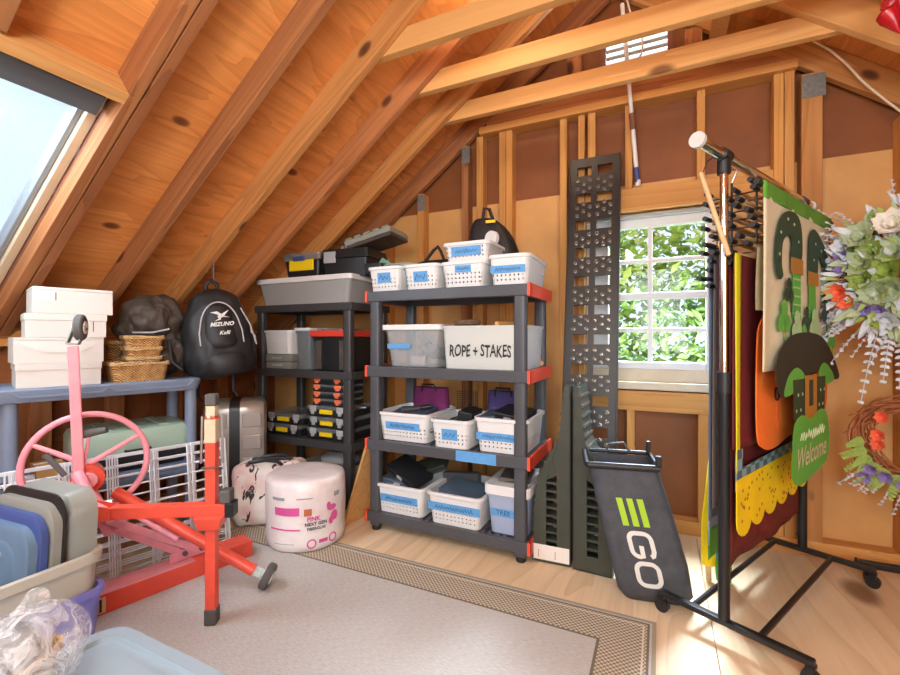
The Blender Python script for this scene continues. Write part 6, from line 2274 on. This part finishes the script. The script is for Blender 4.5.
for (a, c, r_, nm) in ((2.35, 0.22, 0.085, 'sage_leaf'), (2.85, 0.16, 0.085, 'sage_leaf'), (3.7, 0.13, 0.08, 'sage_leaf'), (1.9, 0.2, 0.09, 'pale_petal'), (3.25, 0.15, 0.07, 'lime_leaf'),
                       (3.42, 0.235, 0.060, 'coral_petal'), (3.62, 0.225, 0.052, 'coral_petal'), (2.95, 0.215, 0.045, 'violet_petal'), (2.75, 0.235, 0.042, 'violet_petal'), (3.9, 0.2, 0.045, 'violet_petal'), (4.1, 0.18, 0.045, 'violet_petal'),
                       (4.3, 0.2, 0.06, 'silver_leaf'), (2.6, 0.25, 0.05, 'silver_leaf'), (2.2, 0.10, 0.085, 'sage_leaf'), (3.0, 0.075, 0.09, 'lime_leaf'), (3.9, 0.085, 0.085, 'sage_leaf'), (2.5, 0.155, 0.07, 'lime_leaf'), (4.6, 0.12, 0.07, 'silver_leaf'), (1.5, 0.13, 0.075, 'sage_leaf'), (0.8, 0.2, 0.08, 'sage_leaf'), (0.2, 0.2, 0.07, 'coral_petal'), (5.2, 0.2, 0.08, 'sage_leaf')):
    fm_ = MB()
    flower(fm_, Vector((c * math.cos(a), -0.075, c * math.sin(a))), (math.cos(a) * 0.5, -1, math.sin(a) * 0.4), r_ * 0.85, 9, q)
    fm_.build({'sage_leaf': 'green_hydrangea', 'pale_petal': 'cream_flower', 'lime_leaf': 'green_succulent', 'coral_petal': 'coral_flower', 'violet_petal': 'purple_flower', 'silver_leaf': 'silver_flower'}[nm], nm, t, smooth=True)
names = {'silver_leaf': 'silver_foliage', 'sage_leaf': 'hydrangea_petals', 'lime_leaf': 'green_foliage', 'coral_petal': 'coral_flower', 'violet_petal': 'purple_flower', 'pale_petal': 'cream_flower'}
for k, mb in parts.items():
    if not mb.v:
        continue
    mb.build(names[k], k, t, smooth=True)
sil.build('silver_sprig', 'silver_leaf', t, smooth=True)
MB().tube([(0, 0.0, RWR), (0.0, 0.0, 0.5), (0.0, 0.02, 0.905)], 0.0016, 5).build('hanging_wire', 'steel', t)

q = random.Random(33)
WC2 = Vector((0.955, 2.50, 0.665))
t = thing('wreath', 'reddish grapevine twig wreath trimmed with ferns and small flowers, below the big wreath', 'wreath', tuple(WC2), R(-20))
rg = MB()
for k in range(34):
    ph, dr = q.uniform(0, 6.28), q.uniform(-0.035, 0.035)
    f1, f2 = q.choice([2, 3, 4]), q.choice([3, 5, 6])
    rg.tube([((0.155 + dr + 0.014 * math.sin(f1 * a + ph)) * math.cos(a), 0.022 * math.cos(f2 * a + ph), (0.155 + dr + 0.014 * math.sin(f1 * a + ph)) * math.sin(a)) for a in [2 * PI * i / 36 for i in range(36)]], 0.0032, 4, closed=True)
for k in range(14):
    a = q.uniform(0, 6.28)
    rg.tube([(0.15 * math.cos(a), 0, 0.15 * math.sin(a)), (0.19 * math.cos(a + 0.25), -0.02, 0.19 * math.sin(a + 0.25)), (0.215 * math.cos(a + 0.4), -0.01, 0.215 * math.sin(a + 0.4))], 0.0025, 4)
rg.build('twig_ring', 'twig', t, smooth=True)
gf, cf, vf, sf = MB(), MB(), MB(), MB()
for a, L in ((3.55, 0.085), (3.8, 0.10), (4.05, 0.10), (4.25, 0.09), (4.5, 0.09), (3.3, 0.06)):
    fern(gf, (0.14 * math.cos(a), -0.03, 0.14 * math.sin(a)), (math.cos(a), -0.25, math.sin(a) * 0.5), L, 0.032, 8, 0.3)
for i in range(34):
    a = q.uniform(3.4, 5.2)
    leaf(gf, (0.15 * math.cos(a), -0.03, 0.15 * math.sin(a) - 0.02), (math.cos(a) + q.uniform(-0.6, 0.6), -0.6, math.sin(a) + q.uniform(-0.6, 0.4)), (0, -1, 0), q.uniform(0.05, 0.09), 0.025)
for a, c in ((2.95, 0.10), (3.35, 0.10), (2.3, 0.13)):
    cf = MB()
    flower(cf, Vector((c * math.cos(a), -0.05, c * math.sin(a))), (-0.3, -1, 0), 0.034, 7, q)
    cf.build('coral_flower', 'coral_petal', t, smooth=True)
for a, c in ((3.95, 0.18), (4.25, 0.17), (4.6, 0.18), (4.0, 0.22)):
    vf = MB()
    flower(vf, Vector((c * math.cos(a), -0.05, c * math.sin(a))), (-0.2, -1, -0.2), 0.035, 6, q)
    vf.build('purple_flower', 'violet_petal', t, smooth=True)
for i in range(12):
    a = q.uniform(3.7, 5.0)
    sprig(sf, (0.16 * math.cos(a), -0.03, 0.16 * math.sin(a)), (math.cos(a) - 0.3, -0.3, math.sin(a)), q.uniform(0.08, 0.14), q, 0.0055, 0.2)
gf.build('fern_leaves', 'lime_leaf', t, smooth=True)
sf.build('silver_sprig', 'silver_leaf', t, smooth=True)
MB().tube([(0, 0.0, 0.17), (0.0, 0.03, 0.6), (-0.01, -0.04, 1.60)], 0.0016, 5).build('hanging_wire', 'steel', t)

t = thing('berry_cluster', 'bunch of glossy red peppers with green stems hanging from the roof near the pale rafter', 'decoration', (0.765, 2.11, 2.30))
for i, (x, y, z_, l) in enumerate(((-0.03, 0, -0.02, 0.10), (0.01, -0.02, 0.0, 0.075), (0.04, 0.0, 0.01, 0.085), (0.0, 0.03, 0.03, 0.07), (0.06, -0.01, 0.03, 0.06))):
    MB().lathe([(0.004, -l), (0.012, -l * 0.8), (0.030, -l * 0.35), (0.032, -l * 0.1), (0.02, 0.0), (0.006, 0.004)], 14, Matrix.Translation((x, y, z_)) @ Matrix.Rotation(0.2 * (i - 2), 4, 'Y')).build('pepper', 'berry_red', t, smooth=True)
gf = MB()
for i in range(10):
    leaf(gf, (q.uniform(-0.02, 0.05), 0, 0.03), (q.uniform(-1, 1), q.uniform(-1, 0.5), q.uniform(0, 0.8)), (0, 0, 1), 0.05, 0.02)
gf.build('stem_leaves', 'lime_leaf', t, smooth=True)
MB().tube([(0, 0, 0.02), (0, 0, 0.085)], 0.003, 6).build('cord', 'twig', t)

# ================================================================== cables stapled to the rafters
def spline(pts, n=6):
    pts = [Vector(p) for p in pts]
    out = []
    for i in range(len(pts) - 1):
        p0_, p1_, p2_, p3_ = pts[max(i - 1, 0)], pts[i], pts[i + 1], pts[min(i + 2, len(pts) - 1)]
        for j in range(n):
            f = j / n
            out.append(0.5 * ((2 * p1_) + (p2_ - p0_) * f + (2 * p0_ - 5 * p1_ + 4 * p2_ - p3_) * f * f + (3 * p1_ - p0_ - 3 * p2_ + p3_) * f ** 3))
    return out + [pts[-1]]


o = MB().tube(spline([(0.686, 2.745, 2.571), (0.744, 2.745, 2.514), (0.797, 2.745, 2.446), (0.835, 2.745, 2.388), (0.872, 2.745, 2.326), (0.937, 2.745, 2.239), (1.007, 2.745, 2.152), (1.075, 2.745, 2.073)]), 0.0052, 8).build('electric_cable', plain('cream_cable', '#e0cdaa', 0.5), None, smooth=True)
tag(o, 'cream electric cable looping down the gable-end rafter', 'cable')
o = MB().tube(spline([(-0.17, 2.60, 3.0), (-0.145, 2.60, 2.88), (-0.10, 2.60, 2.80), (-0.085, 2.60, 2.70), (-0.09, 2.60, 2.64), (-0.105, 2.60, 2.62)]), 0.0045, 8).build('electric_cable', plain('white_cable', '#e6e2da', 0.5), None, smooth=True)
tag(o, 'thin white cable dangling in front of the louvred vent', 'cable')
